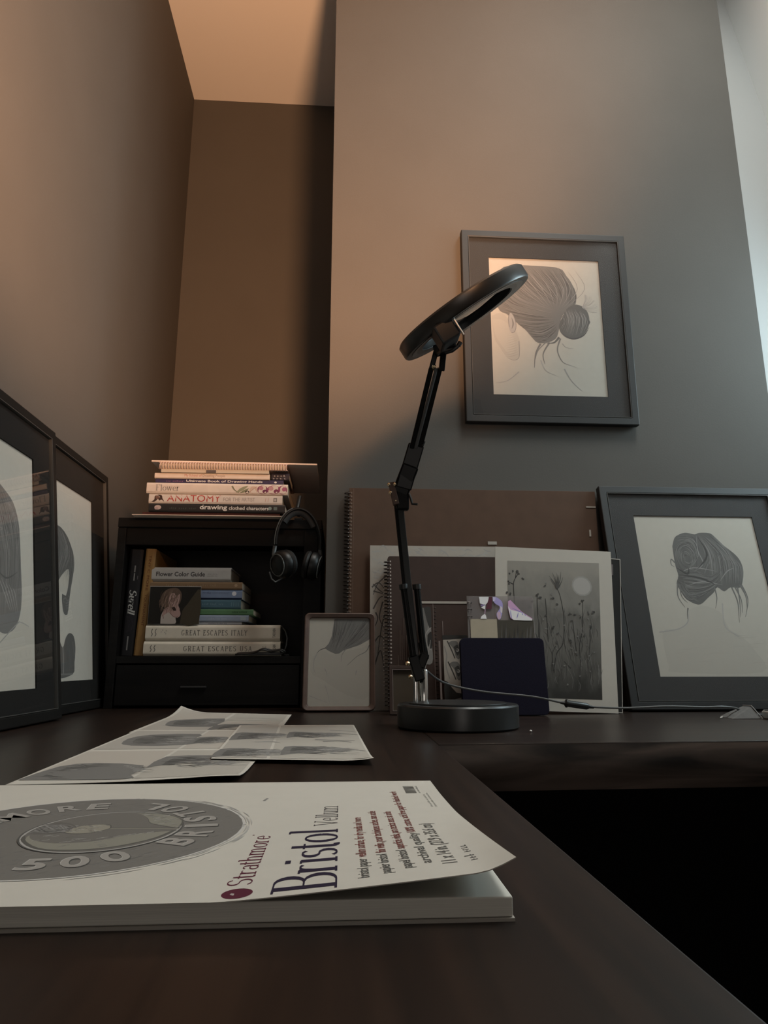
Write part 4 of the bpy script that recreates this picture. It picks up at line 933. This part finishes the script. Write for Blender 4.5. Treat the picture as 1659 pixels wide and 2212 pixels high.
def deco_fl(k, W, T):
    k.stroke([(.188,.019),(.194,.010),(.204,.003)], .004, (.20,.20,.13), .001, n=6); k.stroke([(.198,.004),(.210,.012),(.224,.020)], .007, (.28,.29,.19), n=6, bow=True); k.stroke([(.206,.003),(.216,.008),(.226,.014)], .005, (.22,.23,.14), n=6, bow=True); k.disc(.222, .0055, .005, (.07,.05,.04), .0035)
    k.disc(.236, .0105, .009, (.58,.44,.36), .0085); k.stroke([(.228,.006),(.236,.013),(.243,.018)], .0015, (.46,.32,.26), n=5)
    k.disc(.256, .0115, .012, (.24,.08,.13), .0100); k.disc(.253, .0150, .005, (.44,.20,.24), .0045); k.disc(.262, .0075, .006, (.15,.04,.09), .0045)
    k.disc(.281, .0115, .015, (.30,.07,.15), .0104); k.disc(.275, .0145, .0055, (.50,.28,.30), .0050); k.disc(.287, .0080, .006, (.20,.05,.10), .0050)
    k.disc(.301, .0115, .010, (.26,.06,.13), .0104); k.disc(.304, .0130, .0045, (.38,.12,.20), .0050)
book('cream book with pink and purple petals on its spine, middle of the upper stack', -.437, -.1245, zt, zt+.0243, y0-.002, .235, (.66,.59,.53), text=[(serif('Flower', .12, .05), .020, .0065, .052, .0135, GY)], deco=deco_fl); zt += .0248
def deco_hd(k, W, T):
    k.poly([(.002,.0005),(.010,.0005),(.010,T-.0005),(.002,T-.0005)], (.25,.29,.34)); k.poly([(W-.050,.0005),(W-.028,.0005),(W-.028,T-.0005),(W-.050,T-.0005)], (.10,.09,.16)); k.poly([(W-.026,.001),(W-.002,.001),(W-.002,T-.001),(W-.026,T-.001)], (.22,.20,.30)); k.disc(W-.018, T*.5, .003, WT, .0022)
book('thin violet blue paperback with white lettering in the upper stack', -.420, -.135, zt, zt+.0100, y0+.002, .215, (.040,.034,.085), text=[(sans('Ultimate Book of Drawing Hands', .015), .068, .0034, .170, .0050, WT), (blurred(2, 2), .024, .0028, .038, .0044, (.25,.12,.22))], deco=deco_hd); zt += .0105
book('thin cream book with small red title directly above the violet one', -.422, -.166, zt, zt+.0125, y0, .215, (.68,.60,.53), text=[(sans('My School of'), .066, .0048, .038, .0055, (.50,.20,.16)), (sans('Drawing People'), .106, .0048, .050, .0055, (.34,.25,.22))]);
book('small black patterned book at the right end of the thin cream book', -.163, -.122, zt, zt+.0165, y0+.004, .10, (.020,.018,.030), text=[(blurred(1, 3), .006, .0085, .026, .0050, (.4,.38,.4)), (blurred(1, 4), .004, .0025, .030, .0045, (.35,.33,.36))], deco=lambda k, W, T: None)
zt += .0130
tp = thing('paper_bundle', 'loose cream paper bundle with a grey tab under the wire bound pad', 'paper', (-.408, y0-.003, zt))
MB().box(0, .240, 0, .21, 0, .0085).build('sheets', M['page'], tp, bevel=.0008); MB().box(.100, .122, -.0012, .004, .0005, .0065).build('grey_tab', flat('dull_grey_tab', (.10,.085,.085)), tp, bevel=.0004)
zt += .0092
sp_ = thing('sketch_pad', 'pink beige wire bound pad, spiral facing out, under the pale board', 'sketch pad', (-.414, y0-.006, zt))
MB().box(.004, .284, .006, .22, .0008, .0130).build('page_block', M['page'], sp_); MB().box(.0, .288, .004, .222, .0131, .0143).build('top_cover', flat('pink_beige_cover', (.50,.36,.30)), sp_); MB().box(.0, .288, .004, .222, -.0004, .0006).build('bottom_cover', flat('pink_beige_cover', (.50,.36,.30)), sp_)
mb = MB()
for k in range(48):
    x = .004 + .280*k/47; mb.tube([(x + .0012*math.sin(a*math.pi/5), .006-.008*math.cos(2*math.pi*a/10)*.9, .0068+.0078*math.sin(2*math.pi*a/10)) for a in range(10)], .0013, 5, closed=True)
o = mb.build('spiral_binding', flat('pink_wire', (.52,.38,.33), .4), sp_, smooth=True); o['kind'] = 'stuff'
zt += .0165
bd = thing('drawing_board', 'wide pale board lying on top of the upper stack, overhanging to the right', 'board', (-.432, y0+.002, zt), 0, 0, .25)
MB().box(0, .372, 0, .27, .0, .0035).build('board', flat('pale_mauve_board', (.74,.63,.56), .8), bd, bevel=.0006)

# lower shelf
L0 = .1098; yl = 1.548
def standing(label, x, z, T, H, D, col, lean, text, deco=None, y=yl):
    t = thing('book', label, 'book', (x, y, z + T*math.sin(R(lean))), group='books on the lower shelf'); t.rotation_euler = (0, R(lean), 0)
    cm = flat('cover_%02d_%02d_%02d' % tuple(int(c*99) for c in col), col, .5)
    n = 12; rnd = .003; c = .0018
    out = [(T*k/n, rnd*bulge(k/n)) for k in range(n+1)]
    inn = [(min(max(p_[0], c), T-c), p_[1]+c) for p_ in out]
    prof = [(0, D)] + out + [(T, D), (T-c, D)] + inn[::-1] + [(c, D)]
    MB().prism(prof, 0, H, axis='z').build('cover', cm, t)
    MB().box(c+.0001, T-c-.0001, rnd+c+.0004, D-.003, .002, H-.002).build('page_block', M['page'], t)
    ink = Ink(base=1.5e-4, step=4e-6)
    fn = lambda x, z_, d: (x, rnd*bulge(x/T)-d, z_)
    if deco: deco(ink, T, H); ink.build('spine_ornament', t, fn)['kind'] = 'stuff'
    for s in text:
        ink = Ink(base=2.5e-4); put_text(ink, *s[:6], *(s[6:])); ink.build('spine_title', t, fn)
    return t
def deco_bk(k, T, H):
    for z0_, z1_ in ((.165,.182),(.184,.199),(.012,.042)): k.poly([(T*.46,z0_),(T*.46+.0028,z0_),(T*.46+.0028,z1_),(T*.46,z1_)], (.22,.22,.22))
    k.poly([(T*.74,.168),(T*.80,.168),(T*.80,.176),(T*.74,.176)], (.12,.11,.12))
    for q in range(22): k.stroke([(T*random.uniform(.2,.9), random.uniform(.05,.09)), (T*random.uniform(.2,.9), random.uniform(.05,.09))], .0006, (.03,.025,.035), n=1)
standing('black spined book leaning at the left end of the lower shelf', -.4845, L0+.0002, .029, .236, .21, (.010,.0095,.012), 1.4,
         [(serif('Surell', .17, .07, -.02, .22), .0085, .144, .056, .0150, (.42,.42,.41), -90)], deco_bk, y=yl+.004)
standing('mustard spined book leaning upright between the black spine and the stack', -.4535, L0+.0002, .0225, .237, .20, (.265,.150,.052), 2.6,
         [(sans('TINY C'), .0095, .222, .040, .0050, (.10,.028,.012), -90), (sans('MORE'), .0095, .176, .034, .0050, (.10,.028,.012), -90), (sans('TOURNAMENT'), .0095, .134, .070, .0050, (.10,.028,.012), -90)], y=yl)
TS = (.13,.12,.11)
bx0 = -.4235
def deco_it(k, W, T):
    for x in (.014, .022):
        k.stroke([(x-.001, T*.28), (x+.0012, T*.42), (x-.001, T*.56), (x+.0012, T*.74)], .0016, TS, n=4)
    for x, z in ((.034,.55),(.037,.66),(.042,.52),(.045,.62),(.044,.44)): k.disc(x, T*z, .0012, (.35,.32,.30))
    vsx, fsx = sans('TASCHEN', .02); k.geo([(W-.0105-b*.0055, T*.22+a*T*.56) for a, b in vsx], fsx, TS)
def deco_us(k, W, T):
    for x in (.016, .024): k.stroke([(x-.001, T*.28), (x+.0012, T*.42), (x-.001, T*.56), (x+.0012, T*.74)], .0016, TS, n=4)
    for x in (.258, .264): k.disc(x, T*.62, .0014, (.40,.36,.34))
    vsx, fsx = sans('TASCHEN', .02); k.geo([(W-.0105-b*.0055, T*.22+a*T*.56) for a, b in vsx], fsx, TS)
z = L0
book('thick ivory book with letters GREAT ESCAPES USA, lowest of the lower stack', -.4295, -.1335, z, z+.0315, yl-.012, .235, (.60,.545,.46), hard=True, text=[(serif('GREAT ESCAPES USA', .13, .06, .22), .086, .0105, .148, .0105, TS)], deco=deco_us); z += .0320
book('thick ivory book with letters GREAT ESCAPES ITALY, resting on its twin', -.4280, -.1350, z, z+.0355, yl-.010, .235, (.60,.545,.46), hard=True, text=[(serif('GREAT ESCAPES ITALY', .13, .06, .22), .078, .0125, .143, .0110, TS)], deco=deco_it); z += .0362
book('thin grey booklet with a black end directly on the ivory books', -.415, -.222, z, z+.0065, yl+.004, .15, (.30,.31,.34), text=[(blurred(3, 5), .12, .0018, .040, .003, (.10,.10,.12))], deco=lambda k, W, T: k.poly([(W-.026,.0004),(W-.001,.0004),(W-.001,T-.0004),(W-.026,T-.0004)], (.02,.02,.02))); z += .0070
book('pale periwinkle paperback at the bottom of the coloured books', -.415, -.207, z, z+.0140, yl+.002, .15, (.27,.32,.42), text=[(blurred(3, 6), .12, .0040, .040, .0055, (.40,.44,.52))], deco=lambda k, W, T: k.poly([(W-.018,.003),(W-.006,.003),(W-.006,T-.003),(W-.018,T-.003)], (.36,.42,.45))); z += .0144
book('green paperback sticking out farthest to the right in the lower stack', -.415, -.197, z, z+.0128, yl+.002, .15, (.085,.185,.090), text=[(blurred(2, 7), .172, .0052, .032, .0044, (.02,.05,.02))], deco=lambda k, W, T: k.poly([(W-.010,.001),(W-.002,.001),(W-.002,T-.001),(W-.010,T-.001)], (.16,.27,.16))); z += .0134
book('teal blue paperback resting on the green one', -.415, -.2255, z, z+.0210, yl+.003, .15, (.060,.125,.165), text=[(blurred(3, 8), .104, .0085, .046, .0060, (.18,.27,.32))], deco=lambda k, W, T: [k.poly([(W-.022+.005*q,.006),(W-.020+.005*q,.006),(W-.020+.005*q,T-.006),(W-.022+.005*q,T-.006)], (.12,.20,.24)) for q in range(4)]); z += .0216
book('blue paperback with a white round emblem, top of the blue books', -.415, -.2235, z, z+.0215, yl+.002, .15, (.165,.215,.330), text=[(blurred(1, 9), .104, .0125, .018, .0055, (.08,.10,.18)), (blurred(3, 10), .126, .0125, .035, .0045, (.13,.17,.26))], deco=lambda k, W, T: (k.disc(W-.018, T*.6, .0050, (.62,.62,.66)), k.poly([(0,.0004),(W-.001,.0004),(W-.001,.0028),(0,.0028)], (.010,.020,.055)))); z += .0220
book('tan brown paperback lying over the blue books', -.4285, -.2240, z, z+.0165, yl, .16, (.200,.125,.070), text=[(blurred(5, 11), .036, .0065, .110, .0055, (.30,.20,.12))], deco=lambda k, W, T: k.disc(W-.014, T*.55, .0035, (.36,.25,.16))); z += .0172
book('thick grey white book with black lettering on top of the lower stack', -.4265, -.2505, z, z+.0325, yl, .15, (.40,.385,.37), hard=True, text=[(sans('Flower Color Guide', .015), .010, .0120, .108, .0095, (.045,.042,.045)), (blurred(3, 12), .124, .0160, .022, .003, (.22,.21,.2)), (blurred(3, 13), .124, .0115, .022, .003, (.22,.21,.2))], pagecol='page')
# photograph of a woman standing in front of the blue books
ph = thing('photo_print', 'dark photograph of a bare shouldered person with raised hands, propped against the coloured books', 'photograph', (-.4255, 1.5395, L0+.0687), 0, 1.2)
MB().box(0, .112, 0, .0008, 0, .084).build('print_paper', flat('photo_edge', (.30,.27,.25)), ph)
ik = Ink(base=1e-4, step=5e-6)
ik.poly([(.0004,.0003),(.1115,.0003),(.1115,.0822),(.0004,.0822)], (.012,.010,.008))
ik.poly(mm([(70,1),(111,1),(111,76),(98,66),(84,44),(74,30)]), (.050,.040,.026), 2)
ik.poly(mm([(26,40),(24,58),(34,74),(50,80),(62,78),(70,66),(68,48),(60,40),(40,36)]), (.100,.065,.048), 3)
SK, SKD = (.36,.235,.215), (.20,.12,.105)
ik.poly(mm([(28,1),(28,16),(32,28),(40,36),(48,36),(60,34),(68,26),(69,18),(60,14),(60,1)]), (.40,.35,.32), 3)
ik.poly(mm([(30,16),(32,28),(40,37),(50,38),(60,38),(68,30),(70,20),(64,14),(54,18),(46,26),(38,22)]), SK, 3)
ik.poly(mm([(44,38),(42,52),(46,66),(54,68),(60,58),(58,44),(54,38)]), SK, 3)
ik.poly(mm([(54,36),(58,48),(62,62),(66,66),(66,54),(64,42),(68,32),(62,30)]), SK, 3)
ik.poly(mm([(46,54),(50,58),(56,56),(54,48),(48,48)]), SKD, 3); ik.poly(mm([(50,36),(56,38),(60,30),(54,30)]), (.03,.018,.016), 3)
for k in range(60):
    x = random.uniform(.026,.066); zz = random.uniform(.04,.078); ik.stroke([(x, zz), (x-.004, zz-.010), (x-.003, zz-.018)], .001, random.choice(((.05,.03,.02),(.16,.105,.075),(.22,.15,.11),(.08,.05,.04))), n=3, bow=True)
for q in ([(46,26),(56,16),(66,16)],[(32,20),(34,12)],[(40,36),(34,28)]): ik.stroke(mm(q), .0014, SKD, n=4)
ik.build('photo_image', ph)

# ================================================================ HEADPHONES
hp = thing('headphones', 'black over-ear headphones hanging from the front corner of the bookshelf', 'headphones', (-.098, 1.486, .2855), 18)
pts = [(.050*math.cos(R(a)), 0, .066 + .078*math.sin(R(a))) for a in range(-8, 189, 8)]
MB().tube(pts, .0042, 10, flat=2.3).build('headband', M['soft_black'], hp, smooth=True)
MB().tube([(.0455*math.cos(R(a)), 0, .064 + .075*math.sin(R(a))) for a in range(35, 146, 8)], .0052, 10, flat=1.9).build('headband_pad', M['cushion'], hp, smooth=True)
MB().tube([(-.0535*math.cos(R(a)), -.0060, .066 + .0815*math.sin(R(a))) for a in range(-4, 80, 7)], .0011, 8).build('trim_strip', flat('satin_grey_trim', (.13,.135,.13), .3), hp, smooth=True)
for sx in (-1, 1):
    ax = Vector((sx*.90, -.40, -.22)).normalized(); c = Vector((sx*.034, -.006, .018))
    MB().tube([(sx*.0505, 0, .058), (sx*.053, 0, .040), (sx*.050, -.002, .026), c + ax*.012], .0045, 8).build('yoke', M['grey_plastic'], hp, smooth=True)
    cup = MB().lathe([(0,.017),(.016,.0165),(.026,.012),(.031,.004),(.031,-.004),(.026,-.007),(0,-.007)], c, ax).build('ear_cup', M['soft_black'], hp, smooth=True)
    MB().lathe([(.012,-.018),(.020,-.021),(.029,-.018),(.031,-.012),(.028,-.0075),(.012,-.0075)], c, ax, closed=True).build('ear_cushion', M['cushion'], cup, smooth=True)
    MB().lathe([(.0225,.0155),(.0245,.0152),(.0245,.0142),(.0225,.0145)], c, ax, closed=True).build('trim_ring', flat('satin_grey_trim', (.13,.135,.13), .3), cup, smooth=True)
MB().tube([(-.034,-.01,-.012),(-.050,-.012,-.022),(-.058,-.010,-.015),(-.062,-.006,.0)], .0016, 6).build('cable_stub', M['grey_plastic'], hp, smooth=True)

# dark cable bundle on the shelf ledge and pale lead beside the ivory books
cb = MB(); random.seed(12)
base = [(-.232,0,.0022),(-.222,-.003,.0045),(-.205,.001,.004),(-.19,-.003,.006),(-.180,.0,.011),(-.172,-.003,.015),(-.160,.001,.010),(-.150,-.002,.009),(-.14,.001,.012),(-.13,-.003,.011),(-.122,0,.004),(-.14,.001,.003),(-.165,-.002,.004),(-.185,.0,.003),(-.205,-.002,.003),(-.228,.001,.005)]
cv = catmull3 = []
for dx, dy, dz_ in ((0,0,0),(.004,.002,.002)):
    P3 = [Vector((a+dx, b+dy, c+dz_)) for a, b, c in base]; path = []
    for i in range(len(P3)-1):
        for t in (0, .33, .66): path.append(P3[i].lerp(P3[i+1], t))
    path = [sum((path[max(0, min(len(path)-1, i+o))] for o in (-2,-1,0,1,2)), Vector())/5 for i in range(len(path))]
    cb.tube(path, .0021, 7)
o = cb.build('cable_bundle', M['black_plastic'], None, smooth=True, loc=(0, 1.5330, L0+.0005)); tag(o, 'black bundled cable lying in front of the lowest ivory book', 'cable')
o = MB().tube([(-.1305,1.55,L0+.062),(-.124,1.545,L0+.054),(-.1195,1.542,L0+.040),(-.121,1.542,L0+.022),(-.1255,1.545,L0+.010),(-.124,1.55,L0+.0022),(-.116,1.56,L0+.0022)], .0016, 7).build('cable', M['grey_plastic'], None, smooth=True); tag(o, 'thin grey lead curling down at the right end of the ivory books', 'cable')

# ================================================================ MAGNIFIER LAMP
LB = Vector((.178, 1.062, 0))
lp = thing('magnifier_lamp', 'black magnifier desk lamp with ring head, jointed arm and round base', 'lamp', LB)
V = lambda x, y, z: Vector((x, y, z)) - LB
MB().lathe([(0,0),(.088,0),(.0915,.003),(.0915,.0325),(.0895,.0350),(0,.0358)], (0,0,0), n=72).build('base', M['lamp_grey'], lp, smooth=True)
MB().lathe([(0,.0359),(.074,.0359),(.0735,.0372),(0,.0372)], (0,0,0), n=60).build('base_inlay', M['black_plastic'], lp, smooth=True)
MB().lathe([(0,.036),(.0068,.036),(.0068,.0835),(.0058,.0850),(0,.0850)], V(.1300,1.088,0)).build('post', M['chrome'], lp, smooth=True)
MB().lathe([(0,.036),(.0038,.036),(.0038,.074),(0,.074)], V(.1165,1.081,0)).build('thin_post', M['chrome'], lp, smooth=True)
def bar(mb, a, b, w_, d_, tw=Vector((0,1,0))):
    a, b = Vector(a), Vector(b); t = (b-a).normalized(); s_ = t.cross(tw).normalized(); u = s_.cross(t)
    vs = [q + s_*w_/2*i + u*d_/2*j for q in (a, b) for i, j in ((-1,-1),(1,-1),(1,1),(-1,1))]
    return mb.add(vs, [[3,2,1,0],[4,5,6,7],[0,1,5,4],[1,2,6,5],[2,3,7,6],[3,0,4,7]])
mb = MB(); bar(mb, V(.1235,1.083,.068), V(.1128,1.085,.106), .016, .018); bar(mb, V(.132,1.083,.100), V(.127,1.084,.128), .012, .014); bar(mb, V(.1235,1.083,.088), V(.132,1.083,.110), .014, .014)
mb.build('lower_joint', M['black_metal'], lp, bevel=.002)
bar(MB(), V(.1205,1.082,.070), V(.0950,1.098,.354), .0105, .007).build('lower_arm', M['lamp_grey'], lp, bevel=.001)
bar(MB(), V(.1120,1.086,.098), V(.0880,1.100,.356), .0060, .009).build('lower_arm', M['black_metal'], lp, bevel=.001)
for a, b in ((V(.0985,1.080,.213), V(.1125,1.080,.106)), (V(.1200,1.080,.213), V(.1295,1.080,.112))):
    t = (b-a).normalized()
    sl = MB().tube([a, b], .0052, 12).build('spring_tube', M['black_metal'], lp, smooth=True)
    MB().tube([a - t*.005, a + t*.003], .0070, 12).build('tube_cap', M['black_plastic'], sl, smooth=True)
mb = MB(); bar(mb, V(.0985,1.095,.342), V(.0985,1.093,.392), .022, .016); bar(mb, V(.0945,1.094,.370), V(.1120,1.078,.416), .028, .015)
mb.build('elbow_joint', M['black_metal'], lp, bevel=.003)
mb = MB(); bar(mb, V(.1000,1.089,.378), V(.1205,1.071,.4490), .0265, .014)
mb.build('arm_sleeve', M['black_metal'], lp, bevel=.002)
bar(MB(), V(.1245,1.068,.4480), V(.1280,1.067,.4560), .016, .012).build('sleeve_lug', M['black_plastic'], lp, bevel=.001)
for dx in (-.0068, .0068): bar(MB(), V(.1190+dx,1.074,.440), V(.1440+dx,.995,.552), .0080, .012).build('upper_arm', M['black_metal'], lp, bevel=.0012)
MB().tube([V(.1190,1.066,.442), V(.1440,.987,.548)], .0030, 8).build('tension_rod', M['grey_plastic'], lp, smooth=True)
mb = MB(); bar(mb, V(.1365,.990,.548), V(.1430,.978,.574), .008, .012); bar(mb, V(.1525,.990,.545), V(.1545,.976,.574), .009, .012); bar(mb, V(.140,.978,.572), V(.158,.975,.578), .016, .014)
mb.build('head_fork', M['black_metal'], lp, bevel=.0015)
for q, r_ in ((V(.0755,1.085,.3840),.0026),(V(.0850,1.083,.3840),.0026),(V(.0785,1.086,.3705),.0032),(V(.0865,1.085,.3560),.0026),(V(.1075,1.072,.0745),.0030),(V(.1035,1.073,.0945),.0034),(V(.1385,.985,.5505),.0042)):
    MB().lathe([(0,-.006),(r_,-.006),(r_*1.1,0),(r_*.7,r_*.5),(0,r_*.8)], q, (-.25,-.95,.15), n=16).build('brass_screw', M['brass'], lp, smooth=True)
bar(MB(), V(.0800,1.090,.388), V(.0880,1.088,.350), .010, .010).build('side_plate', M['brown_frame'], lp, bevel=.001)
wk = MB().tube([V(.1080,1.088,.372), V(.1120,1.084,.360), V(.1140,1.083,.351), V(.1225,1.081,.350)], .0022, 8).build('wing_knob', M['black_plastic'], lp, smooth=True)
# head
HC = V(.1849,.970,.6335); HA = Vector((.8247,0,.5656)); HN = Vector((-.5552,-.1910,.8095)).normalized(); RR = .1135
MB().lathe([(RR-.003,.0115),(RR,.0085),(RR,-.0085),(RR-.002,-.0112),(.083,-.0112),(.083,-.0040),(.080,.0115)], HC, HN, n=96, closed=True).build('ring_head', M['lamp_grey'], lp, smooth=True)
MB().lathe([(.0815,-.0100),(.0985,-.0118),(.1020,-.0118),(.1020,-.0112),(.0815,-.0095)], HC, HN, n=96, closed=True).build('led_diffuser', M['diffuser'], lp, smooth=True)
MB().lathe([(.0795,-.001),(.06,-.0035),(.03,-.005),(0,-.0055),(0,.0055),(.03,.005),(.06,.0035),(.0795,.001)], HC, HN, n=64).build('magnifier_lens', M['lens'], lp, smooth=True)
MB().lathe([(0,.0122),(.070,.0122),(.0795,.0118),(.0795,.0100),(0,.0100)], HC, HN, n=64).build('lens_cover', M['black_plastic'], lp, smooth=True)
view = Vector((.188,.985,.0)).normalized()
BC = V(.1475,.888,.563) + HN*.015 ; side = HN.cross(HA).normalized()
mb = MB(); u0, u1, n0_, n1_ = -.0170, .0140, -.0300, .0005
c8 = []
for e in (0, .030):
    for a, b in ((u0,n0_),(u1,n0_),(u1,n1_),(u0,n1_)): c8.append(BC + HA*a + HN*b + Vector((0, e, 0)))
mb.add(c8, [[3,2,1,0],[4,5,6,7],[0,1,5,4],[1,2,6,5],[2,3,7,6],[3,0,4,7]])
mb.build('head_bracket', M['black_plastic'], lp, bevel=.003)
MB().tube([BC + HA*(.0160) + HN*(.0040), BC + HA*.0160 - HN*.0330], .0016, 8).build('hinge_pin', M['steel'], lp, smooth=True)
mb = MB(); bar(mb, V(.1485,.976,.574), BC - HN*.026 + Vector((0,.022,0)), .020, .016); bar(mb, BC - HN*.012 + Vector((0,.028,0)), BC + HN*.010 + Vector((0,.032,0)), .020, .016)
mb.build('neck', M['black_metal'], lp, bevel=.003)
MB().tube([V(.146,.905,.535), V(.155,.900,.536), V(.162,.897,.541), V(.1665,.896,.547)], .0026, 8).build('wing_knob', M['black_plastic'], lp, smooth=True)
MB().lathe([(0,-.003),(.0035,-.003),(.0035,.003),(0,.003)], V(.165,.8965,.5455), (.5,-.2,.8), n=14).build('wing_tip', M['black_plastic'], wk, smooth=True)
# power cord with in-line switch
def smooth_path(P, n=8):
    P = [Vector(p) for p in P]; P = [P[0]] + P + [P[-1]]; out = []
    for i in range(1, len(P)-2):
        a, b, c, d = P[i-1:i+3]
        for k in range(n):
            t = k/n; out.append(.5*((2*b)+(c-a)*t+(2*a-5*b+4*c-d)*t*t+(3*b-a-3*c+d)*t**3))
    return out + [P[-1]]
cord = smooth_path([V(.1320,1.092,.086), V(.1410,1.16,.0845), V(.1793,1.20,.0616), V(.2435,1.205,.0470), V(.3325,1.205,.0380), V(.3851,1.205,.0278), V(.4314,1.205,.0210), V(.4954,1.205,.0180), V(.5702,1.205,.0205), V(.640,1.205,.0190), V(.6740,1.205,.0196), V(.705,1.215,.016), V(.740,1.235,.0045), V(.80,1.26,.0022)])
cd = MB().tube(cord, .0019, 8).build('power_cord', M['grey_plastic'], lp, smooth=True)
a, b = V(.3905,1.205,.0268), V(.4330,1.205,.0207); t = (b-a).normalized()
MB().tube([a - t*.008, a - t*.0002], [.0022,.0032], 10).build('cord_sleeve', M['black_plastic'], cd, smooth=True)
MB().tube([b + t*.0002, b + t*.009], [.0032,.0022], 10).build('cord_sleeve', M['black_plastic'], cd, smooth=True)
MB().tube([a, a + t*.002, a + t*.006, b - t*.004, b], [.0040,.0062,.0058,.0058,.0040], 14).build('inline_switch', M['lamp_grey'], cd, smooth=True)
MB().tube([a + t*.0022, a + t*.0045], .0072, 14).build('switch_dial', M['black_plastic'], cd, smooth=True)

# ================================================================ SMALL THINGS AT THE RIGHT END OF THE DESK
wd = thing('felt_wedge', 'grey felt wedge lying in front of the framed updo drawing', 'felt wedge', (.680, 1.185, 0))
MB().add([(0,.004,0),(.052,0,0),(.054,.055,0),(.004,.055,0),(.012,.012,.006),(.044,.018,.0205),(.046,.045,.0195),(.016,.045,.008)], [[3,2,1,0],[4,5,6,7],[0,1,5,4],[1,2,6,5],[2,3,7,6],[3,0,4,7]]).build('felt_block', M['grey_fabric'], wd, bevel=.002, seg=3)
MB().tube([(.0525,-.0005,.0008),(.0450,.0170,.0215),(.0465,.0455,.0205)], .0008, 6).build('stitched_seam', flat('pale_stitch', (.26,.245,.23)), wd, smooth=True)
sp = thing('sharpener', 'small steel pencil sharpener block beside the grey felt wedge', 'sharpener', (.739, 1.166, 0), 12)
MB().prism([(0,.0005),(.030,.0005),(.030,.0115),(.024,.0150),(.004,.0150),(0,.0115)], 0, .024, axis='y').build('body', M['steel'], sp, bevel=.0012)
MB().box(.003, .024, .003, .021, .0151, .0160).build('blade', M['chrome'], sp, bevel=.0003)
MB().lathe([(0,-.0012),(.0022,-.0012),(.0022,.0008),(0,.0012)], (.013,.012,.0168), (0,0,1), n=14).build('screw', M['steel'], sp, smooth=True)
o = MB().tube([(.662,1.195,.0016),(.672,1.207,.0018),(.678,1.216,.0020)], [.0008,.0017,.0012], 8).build('pencil_stub', flat('pale_stub', (.45,.42,.38)), None, smooth=True); tag(o, 'tiny pale pencil stub left of the grey felt wedge', 'pencil stub')
o = MB().lathe([(0,-.0016),(.0013,-.001),(.0019,.0002),(.0012,.0013),(0,.0016)], (.2685,.985,.0017), (.3,.2,1), n=9).build('eraser_crumb', flat('white_crumb', (.75,.73,.70)), None, smooth=True); tag(o, 'tiny white eraser crumb on the desk beside the lamp base', 'crumb')
